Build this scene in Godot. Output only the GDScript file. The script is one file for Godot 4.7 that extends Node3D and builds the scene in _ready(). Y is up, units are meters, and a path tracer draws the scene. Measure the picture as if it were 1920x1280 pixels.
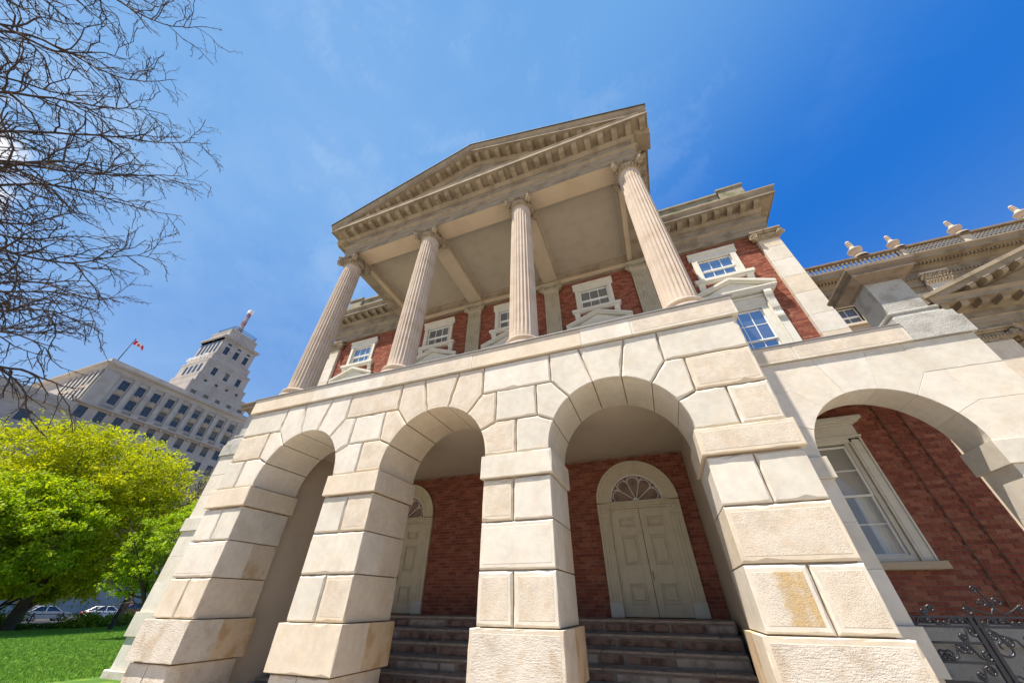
extends Node3D

# ---- measurements of the porch front (metres; z = 0 is the face of the rusticated piers) ----
const BAY := 3.529
const PX := [-9.095, -5.567, -2.038, 1.491]
const PW := 0.606
const PD := 1.215
const XC := -3.802
const ZW := -4.48
const COURSES := [[1.301, 1.915], [1.953, 2.567], [2.605, 3.219]]
const SPRING := 3.66
const AR := 1.1585
const SUN := Vector3(-0.25, 1.0, 0.325)

var mat := {}
var counts := {}
var stone_sets := []
var bld: Node3D
var off := Vector3.ZERO

class MB:
	var v := PackedVector3Array()
	var n := PackedVector3Array()
	var c := PackedColorArray()
	var col := Color(1, 1, 1)
	var tinted := false
	var xf := Transform3D.IDENTITY
	func tri(a: Vector3, b: Vector3, d: Vector3) -> void:
		a = xf * a; b = xf * b; d = xf * d
		var nn := (b - a).cross(d - a)
		if nn.length_squared() < 1e-16:
			return
		nn = nn.normalized()
		v.append(a); v.append(d); v.append(b)
		n.append(nn); n.append(nn); n.append(nn)
		if tinted:
			c.append(col); c.append(col); c.append(col)
	func quad(a: Vector3, b: Vector3, d: Vector3, e: Vector3) -> void:
		tri(a, b, d); tri(a, d, e)
	func trin(a: Vector3, b: Vector3, d: Vector3, na: Vector3, nb: Vector3, nd: Vector3) -> void:
		v.append(xf * a); v.append(xf * d); v.append(xf * b)
		n.append((xf.basis * na).normalized()); n.append((xf.basis * nd).normalized()); n.append((xf.basis * nb).normalized())
		if tinted:
			c.append(col); c.append(col); c.append(col)
	func quadn(a, b, d, e, na, nb, nd, ne) -> void:
		trin(a, b, d, na, nb, nd); trin(a, d, e, na, nd, ne)
	func box(lo: Vector3, hi: Vector3) -> void:
		var p := [Vector3(lo.x, lo.y, lo.z), Vector3(hi.x, lo.y, lo.z), Vector3(hi.x, hi.y, lo.z), Vector3(lo.x, hi.y, lo.z), Vector3(lo.x, lo.y, hi.z), Vector3(hi.x, lo.y, hi.z), Vector3(hi.x, hi.y, hi.z), Vector3(lo.x, hi.y, hi.z)]
		quad(p[4], p[5], p[6], p[7]); quad(p[1], p[0], p[3], p[2])
		quad(p[0], p[4], p[7], p[3]); quad(p[5], p[1], p[2], p[6])
		quad(p[7], p[6], p[2], p[3]); quad(p[0], p[1], p[5], p[4])
	func bevbox(lo: Vector3, hi: Vector3, b: float) -> void:
		var m := (lo + hi) / 2.0
		var h := (hi - lo) / 2.0
		b = min(b, min(h.x, min(h.y, h.z)) * 0.9)
		for ax in 3:
			var u := (ax + 1) % 3
			var w := (ax + 2) % 3
			for s in [-1.0, 1.0]:
				var q := []
				for t in [[-1, -1], [1, -1], [1, 1], [-1, 1]]:
					var p := Vector3.ZERO
					p[ax] = s * h[ax]; p[u] = t[0] * (h[u] - b); p[w] = t[1] * (h[w] - b)
					q.append(m + p)
				if s > 0: quad(q[0], q[1], q[2], q[3])
				else: quad(q[3], q[2], q[1], q[0])
			for s in [-1.0, 1.0]:
				for t in [-1.0, 1.0]:
					var a := Vector3.ZERO
					a[u] = s * h[u]; a[w] = t * (h[w] - b)
					var d := Vector3.ZERO
					d[u] = s * (h[u] - b); d[w] = t * h[w]
					var e := Vector3.ZERO
					e[ax] = h[ax] - b
					if _out(a, d, e) > 0: quad(m + a - e, m + d - e, m + d + e, m + a + e)
					else: quad(m + a + e, m + d + e, m + d - e, m + a - e)
		for sx in [-1.0, 1.0]:
			for sy in [-1.0, 1.0]:
				for sz in [-1.0, 1.0]:
					var a := m + Vector3(sx * h.x, sy * (h.y - b), sz * (h.z - b))
					var d := m + Vector3(sx * (h.x - b), sy * h.y, sz * (h.z - b))
					var e := m + Vector3(sx * (h.x - b), sy * (h.y - b), sz * h.z)
					if sx * sy * sz > 0: tri(a, d, e)
					else: tri(a, e, d)
	func _out(a: Vector3, d: Vector3, e: Vector3) -> float:
		return (d - a).cross(2.0 * e).dot(a + d)
	# polygon (counter-clockwise in x, y) between two depths
	func prism(poly: PackedVector2Array, zf: float, zb: float, back := true) -> void:
		var idx := Geometry2D.triangulate_polygon(poly)
		for i in range(0, idx.size(), 3):
			var a := poly[idx[i]]; var b := poly[idx[i + 1]]; var d := poly[idx[i + 2]]
			if (b - a).cross(d - a) < 0:
				var t := b; b = d; d = t
			tri(Vector3(a.x, a.y, zf), Vector3(b.x, b.y, zf), Vector3(d.x, d.y, zf))
			if back:
				tri(Vector3(a.x, a.y, zb), Vector3(d.x, d.y, zb), Vector3(b.x, b.y, zb))
		for i in poly.size():
			var a := poly[i]; var b := poly[(i + 1) % poly.size()]
			quad(Vector3(a.x, a.y, zb), Vector3(b.x, b.y, zb), Vector3(b.x, b.y, zf), Vector3(a.x, a.y, zf))
	# profile of (radius, height) turned round the y axis
	func lathe(prof: Array, sides: int, at := Vector3.ZERO, smooth := true) -> void:
		for j in prof.size() - 1:
			var p: Vector2 = prof[j]; var q: Vector2 = prof[j + 1]
			var t := Vector2(q.x - p.x, q.y - p.y)
			if t.length() < 1e-6:
				continue
			var nr := Vector2(t.y, -t.x).normalized()
			for i in sides:
				var a0 := TAU * i / sides; var a1 := TAU * (i + 1) / sides
				var d0 := Vector3(cos(a0), 0, -sin(a0)); var d1 := Vector3(cos(a1), 0, -sin(a1))
				var A := at + d0 * p.x + Vector3.UP * p.y; var B := at + d1 * p.x + Vector3.UP * p.y
				var C := at + d1 * q.x + Vector3.UP * q.y; var D := at + d0 * q.x + Vector3.UP * q.y
				if smooth:
					var n0 := d0 * nr.x + Vector3.UP * nr.y; var n1 := d1 * nr.x + Vector3.UP * nr.y
					quadn(A, B, C, D, n0, n1, n1, n0)
				else:
					quad(A, B, C, D)
	func tube(pts: Array, radii: Array, sides := 6, cap := true) -> void:
		var prev := []
		var up := Vector3(0.31, 0.83, 0.46).normalized()
		for i in pts.size():
			var t: Vector3
			if i == 0: t = pts[1] - pts[0]
			elif i == pts.size() - 1: t = pts[i] - pts[i - 1]
			else: t = pts[i + 1] - pts[i - 1]
			t = t.normalized()
			if abs(t.dot(up)) > 0.95: up = Vector3(0.8, 0.1, 0.6).normalized()
			var x := up.cross(t).normalized(); var y := t.cross(x)
			up = y
			var ring := []
			for k in sides:
				var a := TAU * k / sides
				var dd := x * cos(a) + y * sin(a)
				ring.append([pts[i] + dd * radii[i], dd])
			if i > 0:
				for k in sides:
					var k2 := (k + 1) % sides
					quadn(prev[k][0], prev[k2][0], ring[k2][0], ring[k][0], prev[k][1], prev[k2][1], ring[k2][1], ring[k][1])
			elif cap:
				for k in sides:
					tri(pts[0], ring[(k + 1) % sides][0], ring[k][0])
			prev = ring
		if cap:
			for k in sides:
				tri(pts[-1], prev[k][0], prev[(k + 1) % sides][0])
	# a profile of (out, y) swept along a horizontal path of (x, z); out points to the left hand of the path seen from below
	func sweep(prof: Array, path: Array, closed := false) -> void:
		var cnt := path.size()
		var rows := []
		for i in cnt:
			var p: Vector2 = path[i]
			var d0: Vector2 = (p - path[(i - 1 + cnt) % cnt]).normalized()
			var d1: Vector2 = (path[(i + 1) % cnt] - p).normalized()
			if not closed and i == 0: d0 = d1
			if not closed and i == cnt - 1: d1 = d0
			var n0 := Vector2(-d0.y, d0.x); var n1 := Vector2(-d1.y, d1.x)
			var m := (n0 + n1) / (1.0 + n0.dot(n1))
			var row := []
			for q in prof:
				row.append(Vector3(p.x + m.x * q.x, q.y, p.y + m.y * q.x))
			rows.append(row)
		for i in (cnt if closed else cnt - 1):
			var r0: Array = rows[i]; var r1: Array = rows[(i + 1) % cnt]
			for j in prof.size() - 1:
				quad(r0[j], r1[j], r1[j + 1], r0[j + 1])
		if not closed:
			for e in [0, cnt - 1]:
				var pl := PackedVector2Array()
				for q in prof: pl.append(q)
				var idx := Geometry2D.triangulate_polygon(pl)
				for i in range(0, idx.size(), 3):
					if e == 0: tri(rows[e][idx[i]], rows[e][idx[i + 1]], rows[e][idx[i + 2]])
					else: tri(rows[e][idx[i]], rows[e][idx[i + 2]], rows[e][idx[i + 1]])
	func put_surface(am: ArrayMesh) -> void:
		if v.is_empty(): return
		var a := []
		a.resize(Mesh.ARRAY_MAX)
		a[Mesh.ARRAY_VERTEX] = v
		a[Mesh.ARRAY_NORMAL] = n
		if tinted: a[Mesh.ARRAY_COLOR] = c
		am.add_surface_from_arrays(Mesh.PRIMITIVE_TRIANGLES, a)
	func mesh() -> ArrayMesh:
		var am := ArrayMesh.new()
		put_surface(am)
		return am

func put(parent: Node, node: Node, called: String) -> Node:
	var key := "%d/%s" % [parent.get_instance_id(), called]
	var k: int = counts.get(key, 0)
	counts[key] = k + 1
	node.name = called if k == 0 else "%s_%03d" % [called, k]
	parent.add_child(node)
	return node

func obj(called: String, m, material, parent: Node, at := Vector3.ZERO) -> MeshInstance3D:
	var o := MeshInstance3D.new()
	o.mesh = m.mesh() if m is MB else m
	if material is Array:
		for i in min(material.size(), o.mesh.get_surface_count()): o.mesh.surface_set_material(i, material[i])
	else:
		o.material_override = material
	o.position = at
	put(parent, o, called)
	return o

func part(called: String, parent: Node, at := Vector3.ZERO) -> Node3D:
	var o := Node3D.new()
	o.position = at
	put(parent, o, called)
	return o

func bpart(called: String) -> Node3D:   # a part of the courthouse whose pieces are given in world coordinates
	return part(called, bld, -bld.position)

func thing(called: String, label: String, category: String, at: Vector3, group := "") -> Node3D:
	var o := part(called, self, at)
	tag(o, label, category, group)
	return o

func tag(o: Node, label: String, category: String, group := "", kind := "") -> void:
	if label: o.set_meta("label", label)
	if category: o.set_meta("category", category)
	if group: o.set_meta("group", group)
	if kind: o.set_meta("kind", kind)

func structure(called: String, m, material, label: String, at := Vector3.ZERO) -> MeshInstance3D:
	var o := obj(called, m, material, self, at)
	tag(o, label, "", "", "structure")
	return o

func lin(r: float, g: float, b: float, a := 1.0) -> Color:
	var k := Color(r, g, b).linear_to_srgb()
	k.a = a
	return k

# ---------------------------------------------------------------- textures and materials
func noise(sd: int, freq: float, kind := FastNoiseLite.TYPE_SIMPLEX_SMOOTH, oct := 4, size := 512, cell := -1) -> PackedByteArray:
	var f := FastNoiseLite.new()
	f.seed = sd
	f.frequency = freq
	f.noise_type = kind
	f.fractal_octaves = oct
	if oct <= 1: f.fractal_type = FastNoiseLite.FRACTAL_NONE
	if cell >= 0: f.cellular_return_type = cell
	var im := f.get_seamless_image(size, size, false, false, 0.15)
	im.convert(Image.FORMAT_L8)
	return im.get_data()

func sstep(a: float, b: float, x: float) -> float:
	var t := clampf((x - a) / (b - a), 0.0, 1.0)
	return t * t * (3.0 - 2.0 * t)

func tex_rgb(px: PackedByteArray, size: int) -> ImageTexture:
	var im := Image.create_from_data(size, size, false, Image.FORMAT_RGB8, px)
	im.generate_mipmaps()
	return ImageTexture.create_from_image(im)

func tex_l(px: PackedByteArray, size: int) -> ImageTexture:
	var im := Image.create_from_data(size, size, false, Image.FORMAT_L8, px)
	return ImageTexture.create_from_image(im)

# limestone: base colour, how much warm staining, how pitted; returns [colour, height]
func stone_tex(sd: int, base: Color, warm: Color, stain: float, pits: float, tool: float, size := 512, streak := 1) -> Array:
	var big := noise(sd, 0.006, FastNoiseLite.TYPE_SIMPLEX_SMOOTH, 4, size)
	var mid := noise(sd + 1, 0.03, FastNoiseLite.TYPE_SIMPLEX_SMOOTH, 4, size)
	var fine := noise(sd + 2, 0.22, FastNoiseLite.TYPE_SIMPLEX, 2, size)
	var pit := noise(sd + 3, 0.11, FastNoiseLite.TYPE_CELLULAR, 1, size)
	var st := noise(sd + 4, 0.009, FastNoiseLite.TYPE_SIMPLEX_SMOOTH, 5, size)
	var px := PackedByteArray(); px.resize(size * size * 3)
	var hp := PackedByteArray(); hp.resize(size * size)
	var inv := 1.0 / 2.2
	for i in size * size:
		var a := big[i] / 255.0; var b := mid[i] / 255.0; var f := fine[i] / 255.0
		var s := sstep(0.42, 0.82, st[((i / size) / streak) * size + i % size] / 255.0 + (b - 0.5) * 0.25) * stain
		var p := sstep(0.56, 0.8, f) * pits
		var k := 0.86 + 0.14 * a + 0.16 * (b - 0.5) + 0.10 * (f - 0.5) - 0.24 * p
		var w := clampf(s + 0.18 * (b - 0.4), 0.0, 1.0)
		px[i * 3] = int(255.0 * pow(clampf(lerpf(base.r, warm.r, w) * k, 0.0, 1.0), inv))
		px[i * 3 + 1] = int(255.0 * pow(clampf(lerpf(base.g, warm.g, w) * k, 0.0, 1.0), inv))
		px[i * 3 + 2] = int(255.0 * pow(clampf(lerpf(base.b, warm.b, w) * k, 0.0, 1.0), inv))
		var row := (mid[((i / size) * 7 % size) * size + i % size] / 255.0 - 0.5) * 2.5 * tool
		hp[i] = int(clampf(128.0 + 60.0 * (b - 0.5) + 55.0 * (f - 0.5) - 110.0 * p + 30.0 * row + (pit[i] - 128) * 0.25 * pits, 0.0, 255.0))
	return [tex_rgb(px, size), tex_l(hp, size)]

func tri_mat(t: Array, scale: float, rough: float, relief: float, offset := Vector3.ZERO, tint := Color(1, 1, 1)) -> StandardMaterial3D:
	var m := StandardMaterial3D.new()
	m.albedo_color = tint
	m.albedo_texture = t[0]
	m.roughness = rough
	m.metallic_specular = 0.3
	m.uv1_triplanar = true
	m.uv1_world_triplanar = true
	m.uv1_scale = Vector3.ONE * scale
	m.uv1_offset = offset
	if t.size() > 1 and relief > 0:
		m.heightmap_enabled = true
		m.heightmap_texture = t[1]
		m.heightmap_scale = relief
	return m

func flat_mat(c: Color, rough := 0.8, metal := 0.0, spec := 0.4) -> StandardMaterial3D:
	var m := StandardMaterial3D.new()
	m.albedo_color = c
	m.roughness = rough
	m.metallic = metal
	m.metallic_specular = spec
	return m

# plain mottled colour for paint, plaster, metal
func mottle(sd: int, base: Color, dark: Color, amount: float, size := 256) -> Array:
	var big := noise(sd, 0.012, FastNoiseLite.TYPE_SIMPLEX_SMOOTH, 5, size)
	var fine := noise(sd + 1, 0.15, FastNoiseLite.TYPE_SIMPLEX, 3, size)
	var px := PackedByteArray(); px.resize(size * size * 3)
	var inv := 1.0 / 2.2
	for i in size * size:
		var w := clampf(sstep(0.35, 0.85, big[i] / 255.0) * amount + 0.35 * amount * (fine[i] / 255.0 - 0.5), 0.0, 1.0)
		px[i * 3] = int(255.0 * pow(lerpf(base.r, dark.r, w), inv))
		px[i * 3 + 1] = int(255.0 * pow(lerpf(base.g, dark.g, w), inv))
		px[i * 3 + 2] = int(255.0 * pow(lerpf(base.b, dark.b, w), inv))
	return [tex_rgb(px, size), tex_l(fine, size)]

func make_materials() -> void:
	var clean := stone_tex(11, Color(0.66, 0.612, 0.52), Color(0.59, 0.515, 0.39), 0.4, 0.35, 0.0)
	var pitted := stone_tex(31, Color(0.655, 0.60, 0.515), Color(0.56, 0.46, 0.335), 0.42, 1.0, 0.2)
	var stained := stone_tex(51, Color(0.61, 0.53, 0.415), Color(0.47, 0.345, 0.205), 0.8, 0.5, 0.3)
	var white := stone_tex(71, Color(0.67, 0.63, 0.55), Color(0.60, 0.50, 0.38), 0.3, 0.3, 0.0)
	var rough := stone_tex(91, Color(0.635, 0.575, 0.49), Color(0.47, 0.365, 0.245), 0.6, 0.8, 1.0)
	var streaky := stone_tex(61, Color(0.64, 0.575, 0.48), Color(0.50, 0.35, 0.16), 0.85, 0.9, 0.1, 512, 9)
	var o := [Vector3(0.1, 0.3, 0.2), Vector3(0.57, 0.11, 0.8), Vector3(0.33, 0.71, 0.45)]
	mat.clean = tri_mat(clean, 0.42, 0.88, 0.5, o[0])
	mat.clean2 = tri_mat(clean, 0.42, 0.88, 0.5, o[1], Color(0.99, 0.965, 0.935))
	mat.white = tri_mat(white, 0.42, 0.88, 0.5, o[2])
	mat.pitted = tri_mat(pitted, 0.6, 0.92, 0.7, o[0])
	mat.pitted2 = tri_mat(pitted, 0.6, 0.92, 0.6, o[1], Color(1.0, 0.985, 0.965))
	mat.stained = tri_mat(stained, 0.42, 0.9, 0.9, o[0])
	mat.stained2 = tri_mat(stained, 0.42, 0.9, 0.9, o[2], Color(1.0, 0.96, 0.9))
	mat.rough = tri_mat(rough, 0.5, 0.95, 1.0, o[1])
	mat.streaky = tri_mat(streaky, 0.42, 0.92, 0.7, Vector3(0.18, 0.55, 0.2))
	mat.joint = tri_mat(mottle(5, Color(0.40, 0.30, 0.205), Color(0.20, 0.135, 0.08), 0.8), 0.7, 0.95, 0)
	mat.clean3 = tri_mat(clean, 0.38, 0.88, 0.5, Vector3(0.8, 0.62, 0.31), Color(0.97, 0.975, 0.98))
	stone_sets = [[mat.clean3, mat.clean3], [mat.clean, mat.clean], [mat.clean2, mat.clean2], [mat.white, mat.white], [mat.clean2, mat.clean2], [mat.clean, mat.clean], [mat.white, mat.white], [mat.clean2, mat.pitted2]]
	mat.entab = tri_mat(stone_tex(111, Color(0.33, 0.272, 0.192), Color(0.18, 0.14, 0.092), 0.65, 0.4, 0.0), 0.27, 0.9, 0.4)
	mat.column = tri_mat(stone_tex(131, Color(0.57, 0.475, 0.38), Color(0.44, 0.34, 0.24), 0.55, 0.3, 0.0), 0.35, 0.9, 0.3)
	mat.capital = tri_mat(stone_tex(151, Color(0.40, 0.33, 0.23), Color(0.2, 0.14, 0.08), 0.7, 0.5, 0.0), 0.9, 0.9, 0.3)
	mat.plaster = tri_mat(mottle(171, Color(0.54, 0.475, 0.385), Color(0.47, 0.40, 0.32), 0.5), 0.25, 0.9, 0)
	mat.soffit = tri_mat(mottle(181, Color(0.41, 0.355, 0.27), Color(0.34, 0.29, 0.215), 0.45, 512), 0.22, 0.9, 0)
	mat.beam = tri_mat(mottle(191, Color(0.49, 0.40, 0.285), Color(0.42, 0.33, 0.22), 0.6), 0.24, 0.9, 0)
	mat.paint = tri_mat(mottle(201, Color(0.62, 0.565, 0.415), Color(0.52, 0.465, 0.33), 0.5), 0.8, 0.55, 0)
	mat.trim = tri_mat(mottle(211, Color(0.65, 0.63, 0.545), Color(0.55, 0.53, 0.45), 0.5), 0.8, 0.55, 0)
	mat.pilaster = tri_mat(stone_tex(215, Color(0.47, 0.42, 0.31), Color(0.36, 0.31, 0.21), 0.6, 0.3, 0.0), 0.5, 0.85, 0)
	mat.white_paint = tri_mat(mottle(221, Color(0.80, 0.80, 0.78), Color(0.68, 0.68, 0.65), 0.4), 0.8, 0.5, 0)
	mat.grey_stone = tri_mat(stone_tex(231, Color(0.47, 0.46, 0.42), Color(0.24, 0.22, 0.18), 0.5, 1.0, 0.0), 0.4, 0.95, 1.6)
	mat.cap_stone = tri_mat(stone_tex(241, Color(0.23, 0.18, 0.13), Color(0.11, 0.08, 0.055), 0.6, 0.4, 0.0), 0.5, 0.9, 0.5)
	mat.mossy = tri_mat(mottle(251, Color(0.29, 0.26, 0.195), Color(0.155, 0.155, 0.07), 0.9), 0.5, 0.95, 0)
	mat.step = tri_mat(stone_tex(261, Color(0.24, 0.155, 0.115), Color(0.09, 0.055, 0.04), 0.9, 0.6, 0.3), 0.7, 0.8, 1.2)
	mat.step2 = tri_mat(stone_tex(271, Color(0.38, 0.32, 0.265), Color(0.20, 0.155, 0.125), 0.7, 0.6, 0.3), 0.7, 0.8, 1.2)
	mat.step_mortar = tri_mat(mottle(275, Color(0.21, 0.18, 0.155), Color(0.12, 0.10, 0.085), 0.7), 0.8, 0.95, 0)
	mat.flashing = flat_mat(lin(0.34, 0.34, 0.36), 0.45, 0.6)
	mat.roof = tri_mat(mottle(281, Color(0.06, 0.07, 0.065), Color(0.03, 0.035, 0.03), 0.7), 0.5, 0.7, 0)
	mat.iron = flat_mat(lin(0.010, 0.011, 0.015), 0.32, 0.0, 0.5)
	mat.brass = flat_mat(lin(0.3, 0.24, 0.12), 0.4, 0.9)
	mat.mortar = tri_mat(mottle(291, Color(0.29, 0.21, 0.165), Color(0.17, 0.12, 0.10), 0.8), 1.0, 0.95, 0)
	var bt := stone_tex(301, Color(0.95, 0.93, 0.9), Color(0.6, 0.5, 0.45), 0.5, 0.5, 0.0)
	mat.brick = tri_mat(bt, 1.3, 0.9, 0.5)
	mat.brick.vertex_color_use_as_albedo = true
	mat.bricks = []
	for k in [[0.335, 0.122, 0.075], [0.31, 0.105, 0.066], [0.365, 0.142, 0.088], [0.27, 0.088, 0.06], [0.35, 0.15, 0.098]]:
		mat.bricks.append(tri_mat(bt, 1.3, 0.9, 0.5, o[mat.bricks.size() % 3], lin(k[0], k[1], k[2])))
	var g := flat_mat(lin(0.36, 0.42, 0.5), 0.035, 0.85)
	mat.glass_sky = g
	mat.glass_dim = flat_mat(lin(0.12, 0.115, 0.10), 0.05, 0.0, 0.9)
	mat.glass_clear = flat_mat(lin(0.75, 0.8, 0.78, 0.16), 0.02, 0.0, 0.7)
	mat.glass_clear.transparency = BaseMaterial3D.TRANSPARENCY_ALPHA
	mat.glass_far = flat_mat(lin(0.02, 0.035, 0.06), 0.08, 0.0, 0.6)
	mat.far_stone = tri_mat(stone_tex(311, Color(0.45, 0.41, 0.37), Color(0.33, 0.29, 0.25), 0.5, 0.2, 0.0), 0.05, 0.9, 0)
	mat.far_trim = tri_mat(stone_tex(321, Color(0.49, 0.445, 0.39), Color(0.36, 0.31, 0.25), 0.5, 0.2, 0.0), 0.05, 0.9, 0)
	mat.far_ornament = flat_mat(lin(0.40, 0.33, 0.24), 0.9)
	mat.green_metal = flat_mat(lin(0.05, 0.10, 0.10), 0.6)
	mat.bark = tri_mat(stone_tex(331, Color(0.11, 0.085, 0.065), Color(0.04, 0.03, 0.025), 0.8, 0.6, 0.0, 256), 1.2, 0.95, 1.0)
	mat.bark_dark = tri_mat(mottle(341, Color(0.06, 0.044, 0.036), Color(0.032, 0.024, 0.02), 0.8), 2.0, 0.8, 0)
	mat.asphalt = tri_mat(mottle(351, Color(0.06, 0.06, 0.062), Color(0.04, 0.04, 0.042), 0.7), 0.4, 0.9, 0)
	mat.paving = tri_mat(stone_tex(361, Color(0.46, 0.405, 0.33), Color(0.32, 0.26, 0.20), 0.5, 0.4, 0.0), 0.35, 0.9, 0.4)
	mat.tyre = flat_mat(lin(0.02, 0.02, 0.02), 0.85)
	mat.rim = flat_mat(lin(0.5, 0.5, 0.52), 0.3, 0.9)
	mat.car_glass = flat_mat(lin(0.02, 0.03, 0.04), 0.05, 0.0, 0.8)
	mat.tail = flat_mat(lin(0.55, 0.02, 0.02), 0.2)
	mat.head = flat_mat(lin(0.75, 0.75, 0.75), 0.15)

# ---------------------------------------------------------------- sky, sun, camera
func make_view() -> void:
	var cam := Camera3D.new()
	cam.name = "camera"
	cam.fov = 90.05
	cam.near = 0.05
	cam.far = 900.0
	var yaw := deg_to_rad(20.737); var pitch := deg_to_rad(37.49); var roll := deg_to_rad(0.295)
	var f := Vector3(-sin(yaw) * cos(pitch), sin(pitch), -cos(yaw) * cos(pitch))
	var r := Vector3(cos(yaw), 0, -sin(yaw))
	var u := r.cross(f)
	var r2 := r * cos(roll) + u * sin(roll)
	var u2 := u * cos(roll) - r * sin(roll)
	cam.transform = Transform3D(Basis(r2, u2, -f), Vector3(0, 1.55, 5.6))
	add_child(cam)
	cam.current = true
	var sun := DirectionalLight3D.new()
	sun.name = "sun"
	sun.light_energy = 1.6
	sun.light_color = Color(1.0, 0.96, 0.905)
	sun.light_angular_distance = 0.53
	sun.shadow_enabled = true
	sun.look_at_from_position(SUN * 50.0, Vector3.ZERO, Vector3(1, 0, 0))
	add_child(sun)
	var env := Environment.new()
	env.background_mode = Environment.BG_SKY
	env.tonemap_mode = Environment.TONE_MAPPER_LINEAR
	env.tonemap_exposure = 2.0
	env.sdfgi_enabled = true
	env.ssao_enabled = true
	env.ssil_enabled = true
	var sk := Sky.new()
	var pm := PanoramaSkyMaterial.new()
	pm.panorama = sky_image()
	sk.sky_material = pm
	env.sky = sk
	var we := WorldEnvironment.new()
	we.name = "world_environment"
	we.environment = env
	add_child(we)

# clear air: paler towards the sun and the horizon, a few thin spring clouds
func sky_image() -> ImageTexture:
	var w := 1024; var h := 512
	var cl := FastNoiseLite.new()
	cl.seed = 7; cl.frequency = 1.7; cl.fractal_octaves = 6; cl.fractal_gain = 0.55
	cl.domain_warp_enabled = true; cl.domain_warp_amplitude = 0.35; cl.domain_warp_frequency = 1.4
	var cover := FastNoiseLite.new()
	cover.seed = 23; cover.frequency = 0.9; cover.fractal_octaves = 2
	var s := SUN.normalized()
	var data := PackedFloat32Array(); data.resize(w * h * 3)
	var deep := Vector3(0.006, 0.165, 0.66); var pale := Vector3(0.165, 0.40, 0.80); var hor := Vector3(0.34, 0.55, 0.86)
	var k := 1.0 / 2.0
	for j in h:
		var th := PI * (j + 0.5) / h
		var y := cos(th); var sy := sin(th)
		for i in w:
			var ph := (i + 0.5) / w * TAU
			var d := Vector3(sin(ph) * sy, y, -cos(ph) * sy)
			var ang := rad_to_deg(acos(clampf(d.dot(s), -1.0, 1.0)))
			var c := deep.lerp(pale, 1.0 - sstep(34.0, 72.0, ang))
			var low := 1.0 - clampf(y, 0.0, 1.0)
			c = c.lerp(hor, clampf(low * low * low * low * 3.0, 0.0, 0.9))
			if y > 0.0:
				var p := d * Vector3(1.0, 1.7, 1.0)
				var nz := cl.get_noise_3dv(p)
				# a broad thin veil over the western sky, thicker in drifts
				var west := sstep(0.35, 1.0, d.dot(Vector3(-0.86, 0.42, -0.28)))
				c = c.lerp(Vector3(0.33, 0.55, 0.90), west * (0.46 + 0.5 * nz))
				var near := 1.0 - sstep(25.0, 72.0, ang)
				c = c.lerp(Vector3(0.45, 0.64, 0.92), sstep(0.0, 0.55, nz + 0.3 * cover.get_noise_3dv(d)) * 0.38 * near)
				# small bright clouds low in the west
				var cw := 1.0 - sstep(2.0, 13.0, rad_to_deg(acos(clampf(d.dot(Vector3(-0.86, 0.50, 0.115).normalized()), -1.0, 1.0))))
				var heap := sstep(0.05, 0.42, cl.get_noise_3dv(p * 2.4 + Vector3(3, 1, 2)) + cw * 0.55 - 0.2)
				c = c.lerp(Vector3(1.15, 1.15, 1.17), heap * sstep(0.0, 0.5, cw))
			else:
				c = Vector3(0.30, 0.32, 0.30)
			c *= k
			var o := (j * w + i) * 3
			data[o] = c.x; data[o + 1] = c.y; data[o + 2] = c.z
	var im := Image.create_from_data(w, h, false, Image.FORMAT_RGBF, data.to_byte_array())
	return ImageTexture.create_from_image(im)

# ---------------------------------------------------------------- dressed stones
func inset(p: PackedVector2Array, d: Array) -> PackedVector2Array:
	var r := PackedVector2Array()
	var m := p.size()
	for i in m:
		var e0 := (p[i] - p[(i - 1 + m) % m]).normalized(); var e1 := (p[(i + 1) % m] - p[i]).normalized()
		var n0 := Vector2(-e0.y, e0.x); var n1 := Vector2(-e1.y, e1.x)
		var d0: float = d[(i - 1 + m) % m]; var d1: float = d[i]
		var det := e0.cross(e1)
		if abs(det) < 0.12:
			r.append(p[i] + (n0 + n1).normalized() * (d0 + d1) / 2.0)
		else:
			var a := p[i] + n0 * d0; var b := p[i] + n1 * d1
			r.append(a + e0 * ((b - a).cross(e1) / det))
	return r

func same(k: int, x: float) -> Array:
	var a := []
	a.resize(k)
	a.fill(x)
	return a

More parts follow.
